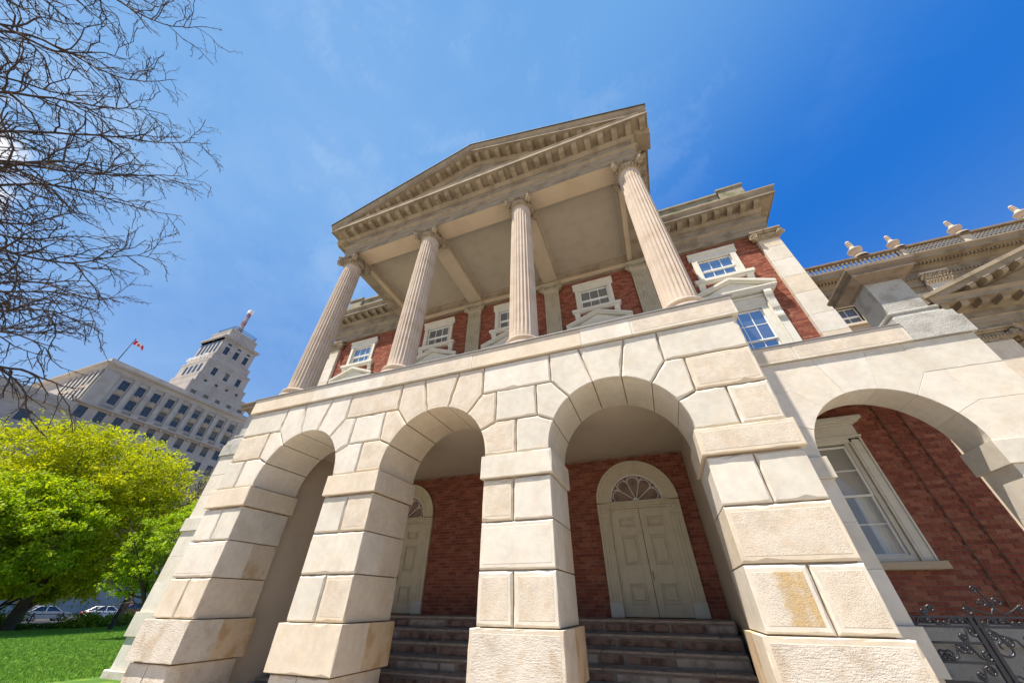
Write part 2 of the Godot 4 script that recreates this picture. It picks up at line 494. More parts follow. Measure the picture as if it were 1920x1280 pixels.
# one dressed stone: outline, face depth, back depth; gap and chamfer may differ from edge to edge
func stone(called: String, parent: Node, poly: PackedVector2Array, zf: float, zb: float, gap, bev, mats: Array, sd: int, chip := 1.0, xf := Transform3D.IDENTITY) -> MeshInstance3D:
	var rng := RandomNumberGenerator.new()
	rng.seed = sd
	var k := poly.size()
	if not gap is Array: gap = same(k, gap)
	if not bev is Array: bev = same(k, bev)
	var p0 := inset(poly, gap)
	var p1 := inset(p0, bev)
	var p2 := inset(p1, same(k, 0.04))
	var p3 := inset(p2, same(k, 0.006))
	var rise := 0.0025 if mats[0] != mats[1] else 0.0
	var a := MB.new(); var b := MB.new()
	a.xf = xf; b.xf = xf
	var s0 := []; var s1 := []; var s2 := []
	zf += rng.randf_range(-0.004, 0.004)
	for i in k:
		var j := (i + 1) % k
		var seg := int(clampf(round(p0[i].distance_to(p0[j]) / 0.13), 1, 9))
		for t in seg:
			var u := float(t) / seg
			var q0 := p0[i].lerp(p0[j], u); var q1 := p1[i].lerp(p1[j], u); var q2 := p2[i].lerp(p2[j], u)
			var dv: float = lerpf(bev[(i - 1 + k) % k] if t == 0 else bev[i], bev[i], 0.5 if t == 0 else 1.0)
			var jit := rng.randf_range(-0.25, 0.25) * chip
			if rng.randf() < 0.06 * chip: jit -= rng.randf_range(0.3, 1.3)
			q1 += (q1 - q0) * (-jit) + (q2 - q1) * clampf(-jit * 0.12, 0.0, 0.5)
			s0.append(Vector3(q0.x, q0.y, zf - dv * (1.0 + 0.4 * rng.randf_range(-1, 1) * chip)))
			s1.append(Vector3(q1.x, q1.y, zf))
			s2.append(Vector3(q2.x, q2.y, zf))
	var m := s0.size()
	for i in m:
		var j := (i + 1) % m
		a.quad(s0[i], s0[j], s1[j], s1[i])
		a.quad(s1[i], s1[j], s2[j], s2[i])
		a.quad(Vector3(s0[i].x, s0[i].y, zb), Vector3(s0[j].x, s0[j].y, zb), s0[j], s0[i])
	for i in k:
		var j := (i + 1) % k
		b.quad(Vector3(p2[i].x, p2[i].y, zf), Vector3(p2[j].x, p2[j].y, zf), Vector3(p3[j].x, p3[j].y, zf + rise), Vector3(p3[i].x, p3[i].y, zf + rise))
	var idx := Geometry2D.triangulate_polygon(p3)
	for i in range(0, idx.size(), 3):
		var x := p3[idx[i]]; var y := p3[idx[i + 1]]; var z := p3[idx[i + 2]]
		if (y - x).cross(z - x) < 0:
			var t := y; y = z; z = t
		b.tri(Vector3(x.x, x.y, zf + rise), Vector3(y.x, y.y, zf + rise), Vector3(z.x, z.y, zf + rise))
	var am := ArrayMesh.new()
	a.put_surface(am); b.put_surface(am)
	return obj(called, am, mats, parent)

func rect(x0: float, y0: float, x1: float, y1: float) -> PackedVector2Array:
	return PackedVector2Array([Vector2(x0, y0), Vector2(x1, y0), Vector2(x1, y1), Vector2(x0, y1)])

func pick(sd: int) -> Array:
	return stone_sets[(sd * 7919 + (sd / 3) * 131) % stone_sets.size()]

const BV := 0.027
const GP := 0.010

func make_piers() -> void:
	for i in 4:
		var p := bpart("pier")
		var x: float = PX[i]
		var sd := i * 100
		var core := MB.new()
		core.box(Vector3(x - PW + 0.05, -0.02, -PD + 0.05), Vector3(x + PW - 0.05, 3.30, -0.05))
		obj("mortar_core", core, mat.joint, p)
		# plinth of two stones, rough base course, three courses, impost
		var pm := [mat.rough, mat.rough] if i < 2 else [mat.clean2, mat.pitted2]
		stone("plinth_stone", p, rect(x - PW + 0.01, -0.03, x - 0.02, 0.655), 0.0, -PD, GP, 0.012, pm, sd + 1, 2.2)
		stone("plinth_stone", p, rect(x - 0.02, -0.03, x + PW - 0.01, 0.655), 0.0, -PD, GP, 0.012, [mat.rough, mat.rough], sd + 2, 2.2)
		var bm = [[mat.rough, mat.rough], [mat.clean2, mat.clean2], [mat.pitted2, mat.rough], [mat.clean2, mat.rough]][i]
		stone("base_stone", p, rect(x - PW - 0.07, 0.665, x + PW + 0.07, 1.285), 0.07, -0.58, GP, 0.01, bm, sd + 3, 3.0)
		stone("base_stone", p, rect(x - PW - 0.07, 0.665, x + PW + 0.07, 1.285), -0.583, -PD - 0.07, GP, 0.006, [mat.stained2, mat.stained2], sd + 4, 1.0)
		for c in 3:
			var y0: float = COURSES[c][0] - 0.019; var y1: float = COURSES[c][1] + 0.019
			var jb := [BV, 0.008, BV, 0.008]
			if c != 1:
				var xm := x + (0.06 if i == 3 and c == 0 else 0.0) - (0.05 if i == 2 else 0.0)
				var ml := pick(sd + c * 3 + 11); var mr := pick(sd + c * 3 + 12)
				if i == 3 and c == 0: ml = [mat.clean, mat.streaky]; mr = [mat.clean, mat.pitted2]
				if i == 2 and c == 0: ml = [mat.clean, mat.pitted2]; mr = [mat.clean, mat.pitted2]
				if i == 0 and c == 0: ml = [mat.clean2, mat.clean2]; mr = [mat.clean2, mat.clean2]
				stone("stone_block", p, rect(x - PW, y0, xm, y1), 0.0, -PD, GP, [BV, BV, BV, 0.008], ml, sd + 20 + c * 4)
				stone("stone_block", p, rect(xm, y0, x + PW, y1), 0.0, -PD, GP, [BV, 0.008, BV, BV], mr, sd + 21 + c * 4)
			else:
				var mm = [[mat.clean, mat.white], [mat.clean, mat.clean], [mat.clean, mat.white], [mat.clean2, mat.pitted2]][i]
				stone("stone_block", p, rect(x - PW, y0, x + PW, y1), 0.0, -0.62, GP, jb, mm, sd + 30)
				stone("stone_block", p, rect(x - PW, y0, x + PW, y1), -0.623, -PD, GP, 0.004, [mat.clean2, mat.clean2] if i != 0 else [mat.stained, mat.stained], sd + 31)
		stone("impost_stone", p, rect(x - PW - 0.05, 3.248, x + PW + 0.05, 3.655), 0.045, -PD - 0.045, GP, 0.010, [[mat.clean2, mat.clean2], [mat.clean2, mat.clean2], [mat.clean, mat.clean], [mat.clean2, mat.pitted2]][i], sd + 40, 2.2)

func arc_pts(cx: float, cy: float, r: float, a0: float, a1: float, seg: int) -> PackedVector2Array:
	var o := PackedVector2Array()
	for t in seg + 1:
		var a := deg_to_rad(lerpf(a0, a1, float(t) / seg))
		o.append(Vector2(cx + r * cos(a), cy + r * sin(a)))
	return o

# outline of voussoir q (of seven): curved soffit below, squared off to the courses above
func voussoir_poly(cx: float, r: float, q: int, y5: float, y6: float, y7: float, ml: float, mr: float) -> PackedVector2Array:
	var step := 180.0 / 7.0
	var po := arc_pts(cx, SPRING, r, step * (q + 1), step * q, 4)   # left to right, so the stone lies to its left
	var s := 1.0 if q < 3 else -1.0
	var xa := s * (y5 - SPRING) / tan(deg_to_rad(step)); var xb := s * (y6 - SPRING) / tan(deg_to_rad(step * 2)); var xc := (y7 - SPRING) / tan(deg_to_rad(step * 3))
	var mid := mr if s > 0 else ml
	var o := []
	match q if q <= 3 else 6 - q:
		0: o = [Vector2(mid, SPRING), Vector2(mid, y5), Vector2(cx + xa, y5)]
		1: o = [Vector2(cx + xa, y5), Vector2(cx + xa, y6), Vector2(cx + xb, y6)]
		2: o = [Vector2(cx + xb, y6), Vector2(cx + xb, y7), Vector2(cx + s * xc, y7)]
		3: o = [Vector2(cx + xc, y7), Vector2(cx - xc, y7)]
	if q > 3: o.reverse()
	for p in o: po.append(p)
	return po

func make_spandrels() -> void:
	var step := 180.0 / 7.0
	var y5 := 4.310; var y6 := 4.962; var y7 := 5.612
	var x25 := (y5 - SPRING) / tan(deg_to_rad(step)); var x51 := (y6 - SPRING) / tan(deg_to_rad(step * 2))
	var x77 := (y7 - SPRING) / tan(deg_to_rad(step * 3))
	var left: float = PX[0] - PW; var right: float = PX[3] + PW
	# rubble core behind the dressed stones
	var outl := PackedVector2Array([Vector2(left + 0.05, 3.60), Vector2(PX[0] + PW - 0.05, 3.60)])
	for b in 3:
		var arc := arc_pts(PX[b] + BAY / 2, SPRING, AR + 0.05, 180, 0, 20)
		if b > 0: outl.append(Vector2(PX[b] + PW - 0.05, 3.60))
		outl.append_array(arc)
		outl.append(Vector2(PX[b + 1] - PW + 0.05, 3.60))
	outl.append(Vector2(right - 0.05, 3.60))
	outl.append(Vector2(right - 0.05, 5.62)); outl.append(Vector2(left + 0.05, 5.62))
	var core := MB.new()
	core.prism(outl, -0.05, -PD + 0.05)
	var sp := bpart("spandrel_wall")
	obj("mortar_core", core, mat.joint, sp)
	for b in 3:
		var cx: float = PX[b] + BAY / 2
		var arch := bpart("arch")
		for q in 7:
			var po := voussoir_poly(cx, AR, q, y5, y6, y7, PX[b] - (0.02 if b == 0 else 0.0), PX[b + 1] + (0.02 if b == 2 else 0.0))
			var bev := []
			for i in po.size(): bev.append(0.008 if i < 4 else BV)
			var ms := pick(b * 50 + q * 3 + 401)
			if b == 0 and q in [4, 5]: ms = [mat.clean, mat.white]
			stone("voussoir", arch, po, 0.0, -PD, GP, bev, ms, 700 + b * 20 + q)
	for i in 4:
		var x: float = PX[i]
		var xl: float = left if i == 0 else x - BAY / 2
		var xr: float = right if i == 3 else x + BAY / 2
		var l6: float = left if i == 0 else x - BAY / 2 + x25
		var r6: float = right if i == 3 else x + BAY / 2 - x25
		var l7: float = left if i == 0 else x - BAY / 2 + x51
		var r7: float = right if i == 3 else x + BAY / 2 - x51
		if i == 0: stone("stone_block", sp, rect(left, SPRING, x - 0.02, y5), 0.0, -PD, GP, BV, pick(900), 900)
		if i == 3: stone("stone_block", sp, rect(x + 0.02, SPRING, right, y5), 0.0, -PD, GP, BV, [mat.clean, mat.pitted2], 901)
		stone("stone_block", sp, rect(l6, y5, r6, y6), 0.0, -0.7, GP, BV, pick(910 + i) if i != 3 else [mat.clean2, mat.pitted2], 910 + i)
		stone("stone_block", sp, rect(l7, y6, r7, y7), 0.0, -0.7, GP, BV, pick(921 + i), 921 + i)
	# parapet course with metal flashing
	var pa := bpart("parapet")
	var xs := [left - 0.06, -7.62, -5.42, -3.05, -0.62, 0.35, right + 0.06]
	for i in xs.size() - 1:
		stone("coping_stone", pa, rect(xs[i], 5.622, xs[i + 1], 6.03), 0.05, -0.55, 0.0015, 0.004, [[mat.clean2, mat.clean2], [mat.white, mat.white], [mat.clean, mat.pitted2]][i % 3], 950 + i, 1.4)
	for s in [-1, 1]:
		var sd := MB.new()
		var xe: float = left - 0.06 if s < 0 else right + 0.06
		sd.box(Vector3(min(xe, xe - s * 0.5), 5.624, -2.02), Vector3(max(xe, xe - s * 0.5), 6.028, -0.555))
		obj("coping_stone", sd, mat.clean, pa)
	var fl := MB.new()
	fl.bevbox(Vector3(left - 0.09, 6.032, -4.3), Vector3(right + 0.09, 6.052, 0.085), 0.006)
	obj("flashing", fl, mat.flashing, pa)
	# the end walls of the porch, plastered inside
	for s in [-1, 1]:
		var ew := bpart("end_wall")
		var xo: float = left if s < 0 else right
		var xi: float = xo - s * 1.05
		var w := MB.new()
		w.box(Vector3(min(xo, xi) + 0.01, 0, -4.46), Vector3(max(xo, xi) - 0.01, 5.61, -PD - 0.004))
		obj("plaster", w, mat.plaster, ew)

# ---------------------------------------------------------------- porch: floor, steps, ceiling
func make_porch() -> void:
	var rng := RandomNumberGenerator.new()
	rng.seed = 77
	var st := bpart("steps")
	var fl := MB.new()
	fl.box(Vector3(-8.6, 1.14, -4.47), Vector3(1.0, 1.300, -3.39))
	obj("floor_slab", fl, mat.step2, st)
	var ms := MB.new()   # mortar bed that shows between the stones
	for k in 6:
		var zt := -3.1 + 0.25 * k
		var y1 := 1.305 - 0.205 * k
		var y0 := y1 - 0.205
		ms.box(Vector3(-8.55, y0 - 0.2, zt - 0.40), Vector3(0.95, y1 - 0.006, zt - 0.022))
		var x := -8.55
		while x < 0.90:   # treads
			var x1: float = min(x + rng.randf_range(0.8, 1.8), 0.95)
			if 0.95 - x1 < 0.3: x1 = 0.95
			var t := MB.new()
			t.bevbox(Vector3(x + 0.004, y1 - 0.035, zt - 0.30), Vector3(x1 - 0.004, y1 + rng.randf_range(-0.004, 0.004), zt + 0.01 + rng.randf_range(-0.008, 0.006)), 0.012)
			obj("tread_stone", t, mat.step2, st)
			x = x1
		x = -8.55
		while x < 0.90:   # rounded riser stones
			var x1: float = min(x + rng.randf_range(0.35, 1.15), 0.95)
			if 0.95 - x1 < 0.25: x1 = 0.95
			var m := MB.new()
			var e := rng.randf_range(0.0, 0.02)
			m.bevbox(Vector3(x + 0.010, y0 + 0.006 + e, zt - 0.30), Vector3(x1 - 0.010, y1 - 0.040 - rng.randf_range(0, 0.012), zt - 0.004 + rng.randf_range(-0.012, 0.008)), 0.028)
			obj("riser_stone", m, mat.step if rng.randf() < 0.72 else mat.step2, st)
			x = x1
	obj("mortar", ms, mat.step_mortar, st)
	var base := MB.new()
	base.box(Vector3(-8.7, -0.05, -4.4), Vector3(1.05, 1.1, -3.45))
	base.box(Vector3(-8.7, -0.05, -3.5), Vector3(1.05, 0.07, -0.3))
	obj("footing", base, mat.step2, st)
	var ce := bpart("porch_ceiling")
	var c := MB.new()
	c.box(Vector3(-8.7, 4.843, -4.47), Vector3(1.1, 5.6, -PD + 0.02))
	obj("plaster", c, mat.plaster, ce)

# ---------------------------------------------------------------- brick walls
func gaps_at(y: float, holes: Array) -> Array:
	var out := []
	for h in holes:
		if h.has("r"):
			if y < h.y0: continue
			if y < h.spring: out.append([h.cx - h.r, h.cx + h.r])
			elif y < h.spring + h.r:
				var w := sqrt(h.r * h.r - (y - h.spring) * (y - h.spring))
				out.append([h.cx - w, h.cx + w])
		elif y > h.y0 and y < h.y1:
			out.append([h.x0, h.x1])
	out.sort_custom(func(a, b): return a[0] < b[0])
	return out

func brick_panel(x0: float, x1: float, y0: float, y1: float, z: float, holes: Array, joined: MB, single: Node3D, wanted: Callable, sd: int) -> void:
	var rng := RandomNumberGenerator.new()
	rng.seed = sd
	var rows := int((y1 - y0) / 0.0775)
	var made := 0
	var shared := {}
	for r in rows:
		var ya := y0 + r * 0.0775
		var spans := []
		var x := x0
		for g in gaps_at(ya + 0.035, holes):
			if g[0] > x: spans.append([x, min(g[0], x1)])
			x = max(x, g[1])
		if x < x1: spans.append([x, x1])
		for s in spans:
			var k := floori((s[0] - x0) / 0.225) - 1
			while true:
				var header := (k + r * 2) % 5 == 0
				var xa: float = x0 + k * 0.225 + (0.1125 if r % 2 else 0.0)
				var xb := xa + 0.225
				k += 1
				if xa > s[1]: break
				xa = max(xa, s[0]); xb = min(xb, s[1])
				if xb - xa < 0.03: continue
				var tone := rng.randi() % 5
				if header: tone = 3
				var dz := rng.randf_range(-0.002, 0.003)
				var lo := Vector3(xa + 0.005, ya + 0.005, z - 0.02)
				var hi := Vector3(xb - 0.005, ya + 0.0725, z + 0.008 + dz)
				if single and made < 300 and wanted.call((xa + xb) / 2, ya):
					var key := "%d" % int(round((xb - xa) * 200.0))
					if not shared.has(key):
						var m := MB.new()
						var hw := (hi.x - lo.x) / 2
						m.bevbox(Vector3(-hw, 0, 0), Vector3(hw, 0.0675, 0.03), 0.004)
						shared[key] = m.mesh()
					obj("brick", shared[key], mat.bricks[tone], single, Vector3((xa + xb) / 2, ya + 0.005, z - 0.021 + dz))
					made += 1
				else:
					var cc: Color = mat.bricks[tone].albedo_color.srgb_to_linear()
					var v := rng.randf_range(0.85, 1.1)
					joined.col = Color(cc.r * v, cc.g * v, cc.b * v)
					joined.box(lo, hi)

func holed_wall(m: MB, x0: float, x1: float, y0: float, y1: float, z: float, depth: float, holes: Array) -> void:
	var xs := [x0, x1]; var ys := [y0, y1]
	for h in holes:
		for q in [h[0], h[2]]: if q > x0 and q < x1 and not q in xs: xs.append(q)
		for q in [h[1], h[3]]: if q > y0 and q < y1 and not q in ys: ys.append(q)
	xs.sort(); ys.sort()
	for i in xs.size() - 1:
		for j in ys.size() - 1:
			var c := Vector2((xs[i] + xs[i + 1]) / 2, (ys[j] + ys[j + 1]) / 2)
			var skip := false
			for h in holes:
				if c.x > h[0] and c.x < h[2] and c.y > h[1] and c.y < h[3]: skip = true
			if not skip:
				m.quad(Vector3(xs[i], ys[j], z), Vector3(xs[i + 1], ys[j], z), Vector3(xs[i + 1], ys[j + 1], z), Vector3(xs[i], ys[j + 1], z))
	for h in holes:
		var a := Vector3(h[0], h[1], z); var b := Vector3(h[2], h[1], z); var c := Vector3(h[2], h[3], z); var d := Vector3(h[0], h[3], z)
		var k := Vector3(0, 0, -depth)
		m.quad(b, a, a + k, b + k); m.quad(d, c, c + k, d + k); m.quad(a, d, d + k, a + k); m.quad(c, b, b + k, c + k)

const WIN_X := [-11.604, -7.36, -3.85, -0.36, 4.0]

func make_walls() -> void:
	var wl := bpart("brick_wall")
	var mm := MB.new(); var bk := MB.new(); bk.tinted = true
	var doors := []
	for b in [0, 2]: doors.append({"cx": PX[b] + BAY / 2 - 0.05, "r": 1.0, "y0": 1.2, "spring": 3.66})
	var dr := []
	for d in doors: dr.append([d.cx - 0.95, 1.2, d.cx + 0.95, 3.7])
	holed_wall(mm, -8.75, 1.1, 1.2, 4.9, ZW, 0.3, dr)
	brick_panel(-8.70, 1.05, 1.306, 4.842, ZW, doors, bk, null, func(_x, _y): return false, 5)
	var lw := [{"x0": 3.12, "x1": 4.88, "y0": 2.10, "y1": 5.10}]
	holed_wall(mm, 1.5, 5.47, -0.05, 5.7, ZW, 0.3, [[3.35, 2.2, 4.65, 4.6]])
	brick_panel(2.1, 5.46, 1.30, 5.60, ZW, lw, bk, wl, func(x, y): return x > 3.05 and y < 3.4, 6)
	# the brick pier under the corner pilaster and the wall beyond it
	mm.box(Vector3(5.47, -0.05, -4.9), Vector3(5.85, 5.7, ZW + 0.035))
	brick_panel(5.475, 5.845, 1.30, 5.60, ZW + 0.035, [], bk, null, func(_x, _y): return false, 7)
	mm.box(Vector3(5.85, -0.05, -4.9), Vector3(6.36, 5.7, ZW + 0.07))
	brick_panel(5.855, 6.36, 1.30, 5.60, ZW + 0.07, [], bk, null, func(_x, _y): return false, 8)
	for q in [[5.47, 0.047, ZW], [5.85, 0.082, ZW + 0.035]]:   # toothed headers along the two seams
		for r in 55:
			if r % 3 == 2: continue
			var ya: float = 1.30 + r * 0.0775
			bk.col = Color(0.29, 0.10, 0.066) if r % 3 else Color(0.20, 0.065, 0.045)
			bk.box(Vector3(q[0] - (0.11 if r % 3 else 0.05), ya + 0.006, q[2]), Vector3(q[0] - 0.004, ya + 0.071, q[2] + (0.020 if r % 3 else 0.014)))
	var up := []; var uh := []
	for x in WIN_X:
		up.append({"x0": x - 0.70, "x1": x + 0.70, "y0": 10.45, "y1": 11.88})
		up.append({"x0": x - 0.86, "x1": x + 0.86, "y0": 6.2, "y1": 9.3})
		uh.append([x - 0.56, 10.53, x + 0.56, 11.53]); uh.append([x - 0.6, 6.3, x + 0.6, 8.95])
	holed_wall(mm, -13.68, 6.0, 5.7, 12.4, ZW, 0.3, uh)
	brick_panel(-13.6, 5.95, 6.0, 12.3, ZW, up, bk, null, func(_x, _y): return false, 9)
	obj("mortar", mm, mat.mortar, wl)
	var b := obj("bricks", bk, mat.brick, wl)
	b.set_meta("kind", "stuff")
	# left link back wall, side walls and the body of the wing behind
	var body := MB.new()
	body.box(Vector3(-13.68, -0.05, -15.0), Vector3(-13.3, 13.6, ZW - 0.31))
	body.box(Vector3(5.7, -0.05, -15.0), Vector3(6.0, 13.6, ZW - 0.31))
	body.box(Vector3(-13.68, -0.05, -15.3), Vector3(6.0, 13.6, -15.0))
	body.box(Vector3(-13.68, -0.05, ZW - 0.3), Vector3(-8.8, 5.7, ZW - 0.02))
	obj("side_wall", body, mat.bricks[0], wl)
	var pl := MB.new()
	pl.box(Vector3(2.05, -0.05, ZW), Vector3(6.36, 1.22, ZW + 0.06))
	pl.bevbox(Vector3(2.05, 1.0, ZW), Vector3(6.36, 1.295, ZW + 0.10), 0.01)
	obj("stone_plinth", pl, mat.grey_stone, wl)
	var rooms := MB.new()   # dark rooms behind the windows
	rooms.box(Vector3(-13.2, 5.75, -8.2), Vector3(5.65, 13.4, -8.0))
	rooms.box(Vector3(-13.2, 5.72, -8.0), Vector3(5.65, 5.75, ZW - 0.32))
	rooms.box(Vector3(2.2, 1.3, -8.2), Vector3(5.65, 5.6, -8.0))
	rooms.box(Vector3(2.2, 1.25, -8.0), Vector3(5.65, 1.3, ZW - 0.32))
	obj("room_wall", rooms, mat.plaster, wl)

# ---------------------------------------------------------------- windows and doors
func bar(m: MB, x0: float, y0: float, x1: float, y1: float, z0: float, z1: float, b := 0.006) -> void:
	m.bevbox(Vector3(min(x0, x1), min(y0, y1), z0), Vector3(max(x0, x1), max(y0, y1), z1), b)

func panes(w: Node3D, x0: float, x1: float, y0: float, y1: float, cols: int, rows: int, z: float, gl, fr, sd: int) -> void:
	var rng := RandomNumberGenerator.new()
	rng.seed = sd
	var s := MB.new()
	var f := 0.045
	bar(s, x0, y0, x0 + f, y1, z - 0.03, z + 0.015); bar(s, x1 - f, y0, x1, y1, z - 0.03, z + 0.015)
	bar(s, x0 + f, y0, x1 - f, y0 + f, z - 0.03, z + 0.013); bar(s, x0 + f, y1 - f, x1 - f, y1, z - 0.03, z + 0.013)
	var gx := (x1 - x0 - 2 * f) / cols; var gy := (y1 - y0 - 2 * f) / rows
	for i in range(1, cols): bar(s, x0 + f + gx * i - 0.011, y0 + f, x0 + f + gx * i + 0.011, y1 - f, z - 0.02, z + 0.008, 0.003)
	for j in range(1, rows): bar(s, x0 + f, y0 + f + gy * j - 0.011, x1 - f, y0 + f + gy * j + 0.011, z - 0.02, z + 0.0075, 0.003)
	obj("sash", s, fr, w)
	for i in cols:
		for j in rows:
			var m := MB.new()
			var a := x0 + f + gx * i; var b := y0 + f + gy * j
			var t := [rng.randf_range(-0.003, 0.003), rng.randf_range(-0.003, 0.003), rng.randf_range(-0.003, 0.003)]
			m.quad(Vector3(a, b, z - 0.008 + t[0]), Vector3(a + gx, b, z - 0.008 + t[1]), Vector3(a + gx, b + gy, z - 0.008 + t[2]), Vector3(a, b + gy, z - 0.008 + t[0] + t[2] - t[1]))
			m.quad(Vector3(a, b, z - 0.014 + t[0]), Vector3(a, b + gy, z - 0.014 + t[0] + t[2] - t[1]), Vector3(a + gx, b + gy, z - 0.014 + t[2]), Vector3(a + gx, b, z - 0.014 + t[1]))
			obj("pane", m, gl, w)

# small sash window of the top storey; its own origin is the middle of the sill
func small_window(x: float, gl, tr) -> void:
	var w := part("window", bld, Vector3(x, 10.53, ZW) - bld.position)
	panes(w, -0.545, 0.545, 0.02, 0.50, 3, 1, -0.055, gl, mat.white_paint, 3)
	panes(w, -0.545, 0.545, 0.47, 0.99, 3, 1, -0.02, gl, mat.white_paint, 4)
	var c := MB.new()
	bar(c, -0.72, 0.0, -0.54, 1.0, -0.1, 0.085); bar(c, 0.54, 0.0, 0.72, 1.0, -0.1, 0.085)
	bar(c, -0.72, 1.0, 0.72, 1.27, -0.1, 0.085)
	bar(c, -0.79, 1.06, -0.72, 1.37, 0.0, 0.083); bar(c, 0.72, 1.06, 0.79, 1.37, 0.0, 0.083)
	bar(c, -0.79, 1.27, 0.79, 1.37, 0.0, 0.14)
	bar(c, -0.58, 0.02, -0.545, 0.995, -0.1, 0.11); bar(c, 0.545, 0.02, 0.58, 0.995, -0.1, 0.11)
	obj("casing", c, tr, w)
	var s := MB.new()
	bar(s, -0.92, -0.13, 0.92, 0.0, -0.1, 0.18, 0.015)
	bar(s, -0.88, -0.19, 0.88, -0.13, 0.0, 0.14, 0.01)
	obj("sill", s, tr, w)
	for e in [-1.0, 1.0]:
		var b := MB.new()
		var pr := PackedVector2Array([Vector2(0.0, -0.46), Vector2(0.045, -0.44), Vector2(0.07, -0.36), Vector2(0.08, -0.28), Vector2(0.12, -0.2), Vector2(0.12, -0.19), Vector2(0.0, -0.19)])
		b.xf = Transform3D(Basis(Vector3(0, 0, 1), Vector3(0, 1, 0), Vector3(-1, 0, 0)), Vector3(e * 0.74, 0, 0))
		b.prism(pr, 0.1, -0.1)
		obj("bracket", b, tr, w)
	var bl := MB.new()
	bl.box(Vector3(-0.55, 0.0, -0.31), Vector3(0.55, 1.0, -0.29))
	obj("blind", bl, mat.soffit, w)

# tall window of the main storey with consoles and a pedimented hood
func tall_window(x: float, gl, tr) -> void:
	var w := part("window", bld, Vector3(x, 6.3, ZW) - bld.position)
	panes(w, -0.53, 0.53, 0.02, 1.50, 3, 2, -0.06, gl, mat.white_paint, 5)
	panes(w, -0.53, 0.53, 1.46, 2.60, 3, 2, -0.02, gl, mat.white_paint, 6)
	var c := MB.new()
	bar(c, -0.70, -0.1, -0.52, 2.62, -0.1, 0.06); bar(c, 0.52, -0.1, 0.70, 2.62, -0.1, 0.06)
	bar(c, -0.70, 2.62, 0.70, 2.70, -0.1, 0.06)
	bar(c, -0.98, -0.1, -0.70, 2.70, -0.05, 0.10); bar(c, 0.70, -0.1, 0.98, 2.70, -0.05, 0.10)
	bar(c, -0.76, 0.0, -0.72, 2.70, 0.0, 0.13); bar(c, 0.72, 0.0, 0.76, 2.70, 0.0, 0.13)
	bar(c, -0.98, 2.70, 0.98, 3.12, -0.05, 0.08); bar(c, -0.72, 2.80, 0.72, 2.86, 0.0, 0.11); bar(c, -0.72, 3.00, 0.72, 3.08, 0.0, 0.14)
	obj("casing", c, tr, w)
	for e in [-1.0, 1.0]:
		var b := MB.new()
		var pr := PackedVector2Array()
		for q in [[0.0, 2.06], [0.03, 2.04], [0.07, 2.10], [0.075, 2.18], [0.05, 2.26], [0.055, 2.36], [0.09, 2.44], [0.10, 2.56], [0.105, 2.70], [0.125, 2.84], [0.16, 2.92], [0.18, 3.02], [0.17, 3.10], [0.155, 3.13], [0.0, 3.13]]: pr.append(Vector2(q[0], q[1]))
		b.xf = Transform3D(Basis(Vector3(0, 0, 1), Vector3(0, 1, 0), Vector3(-1, 0, 0)), Vector3(e * 0.84, 0, 0.09))
		b.prism(pr, 0.10, -0.10)
		for q in [-0.055, 0.0, 0.055]: b.prism(inset(pr, same(pr.size(), -0.010)), q + 0.013, q - 0.013)
		obj("console", b, tr, w)
	var hd := MB.new()
	bar(hd, -1.08, 3.13, 1.08, 3.19, 0.0, 0.24); bar(hd, -1.13, 3.19, 1.13, 3.25, 0.0, 0.27)
	bar(hd, -1.18, 3.25, 1.18, 3.31, 0.0, 0.30)
	hd.prism(PackedVector2Array([Vector2(-1.0, 3.31), Vector2(1.0, 3.31), Vector2(0, 3.76)]), 0.16, 0.0)
	for s in [-1.0, 1.0]:
		for l in [[0.0, 0.11, 0.25], [0.05, 0.14, 0.30]]:
			var q := PackedVector2Array([Vector2(s * 1.19, 3.30 + l[0]), Vector2(0, 3.77 + l[0]), Vector2(0, 3.77 + l[1]), Vector2(s * 1.19, 3.30 + l[1])])
			if s > 0: q.reverse()
			hd.prism(q, l[2], 0.0)
	obj("hood", hd, tr, w)
	var bl := MB.new()
	bl.box(Vector3(-0.55, 0.0, -0.31), Vector3(0.55, 2.64, -0.29))
	obj("blind", bl, mat.soffit, w)

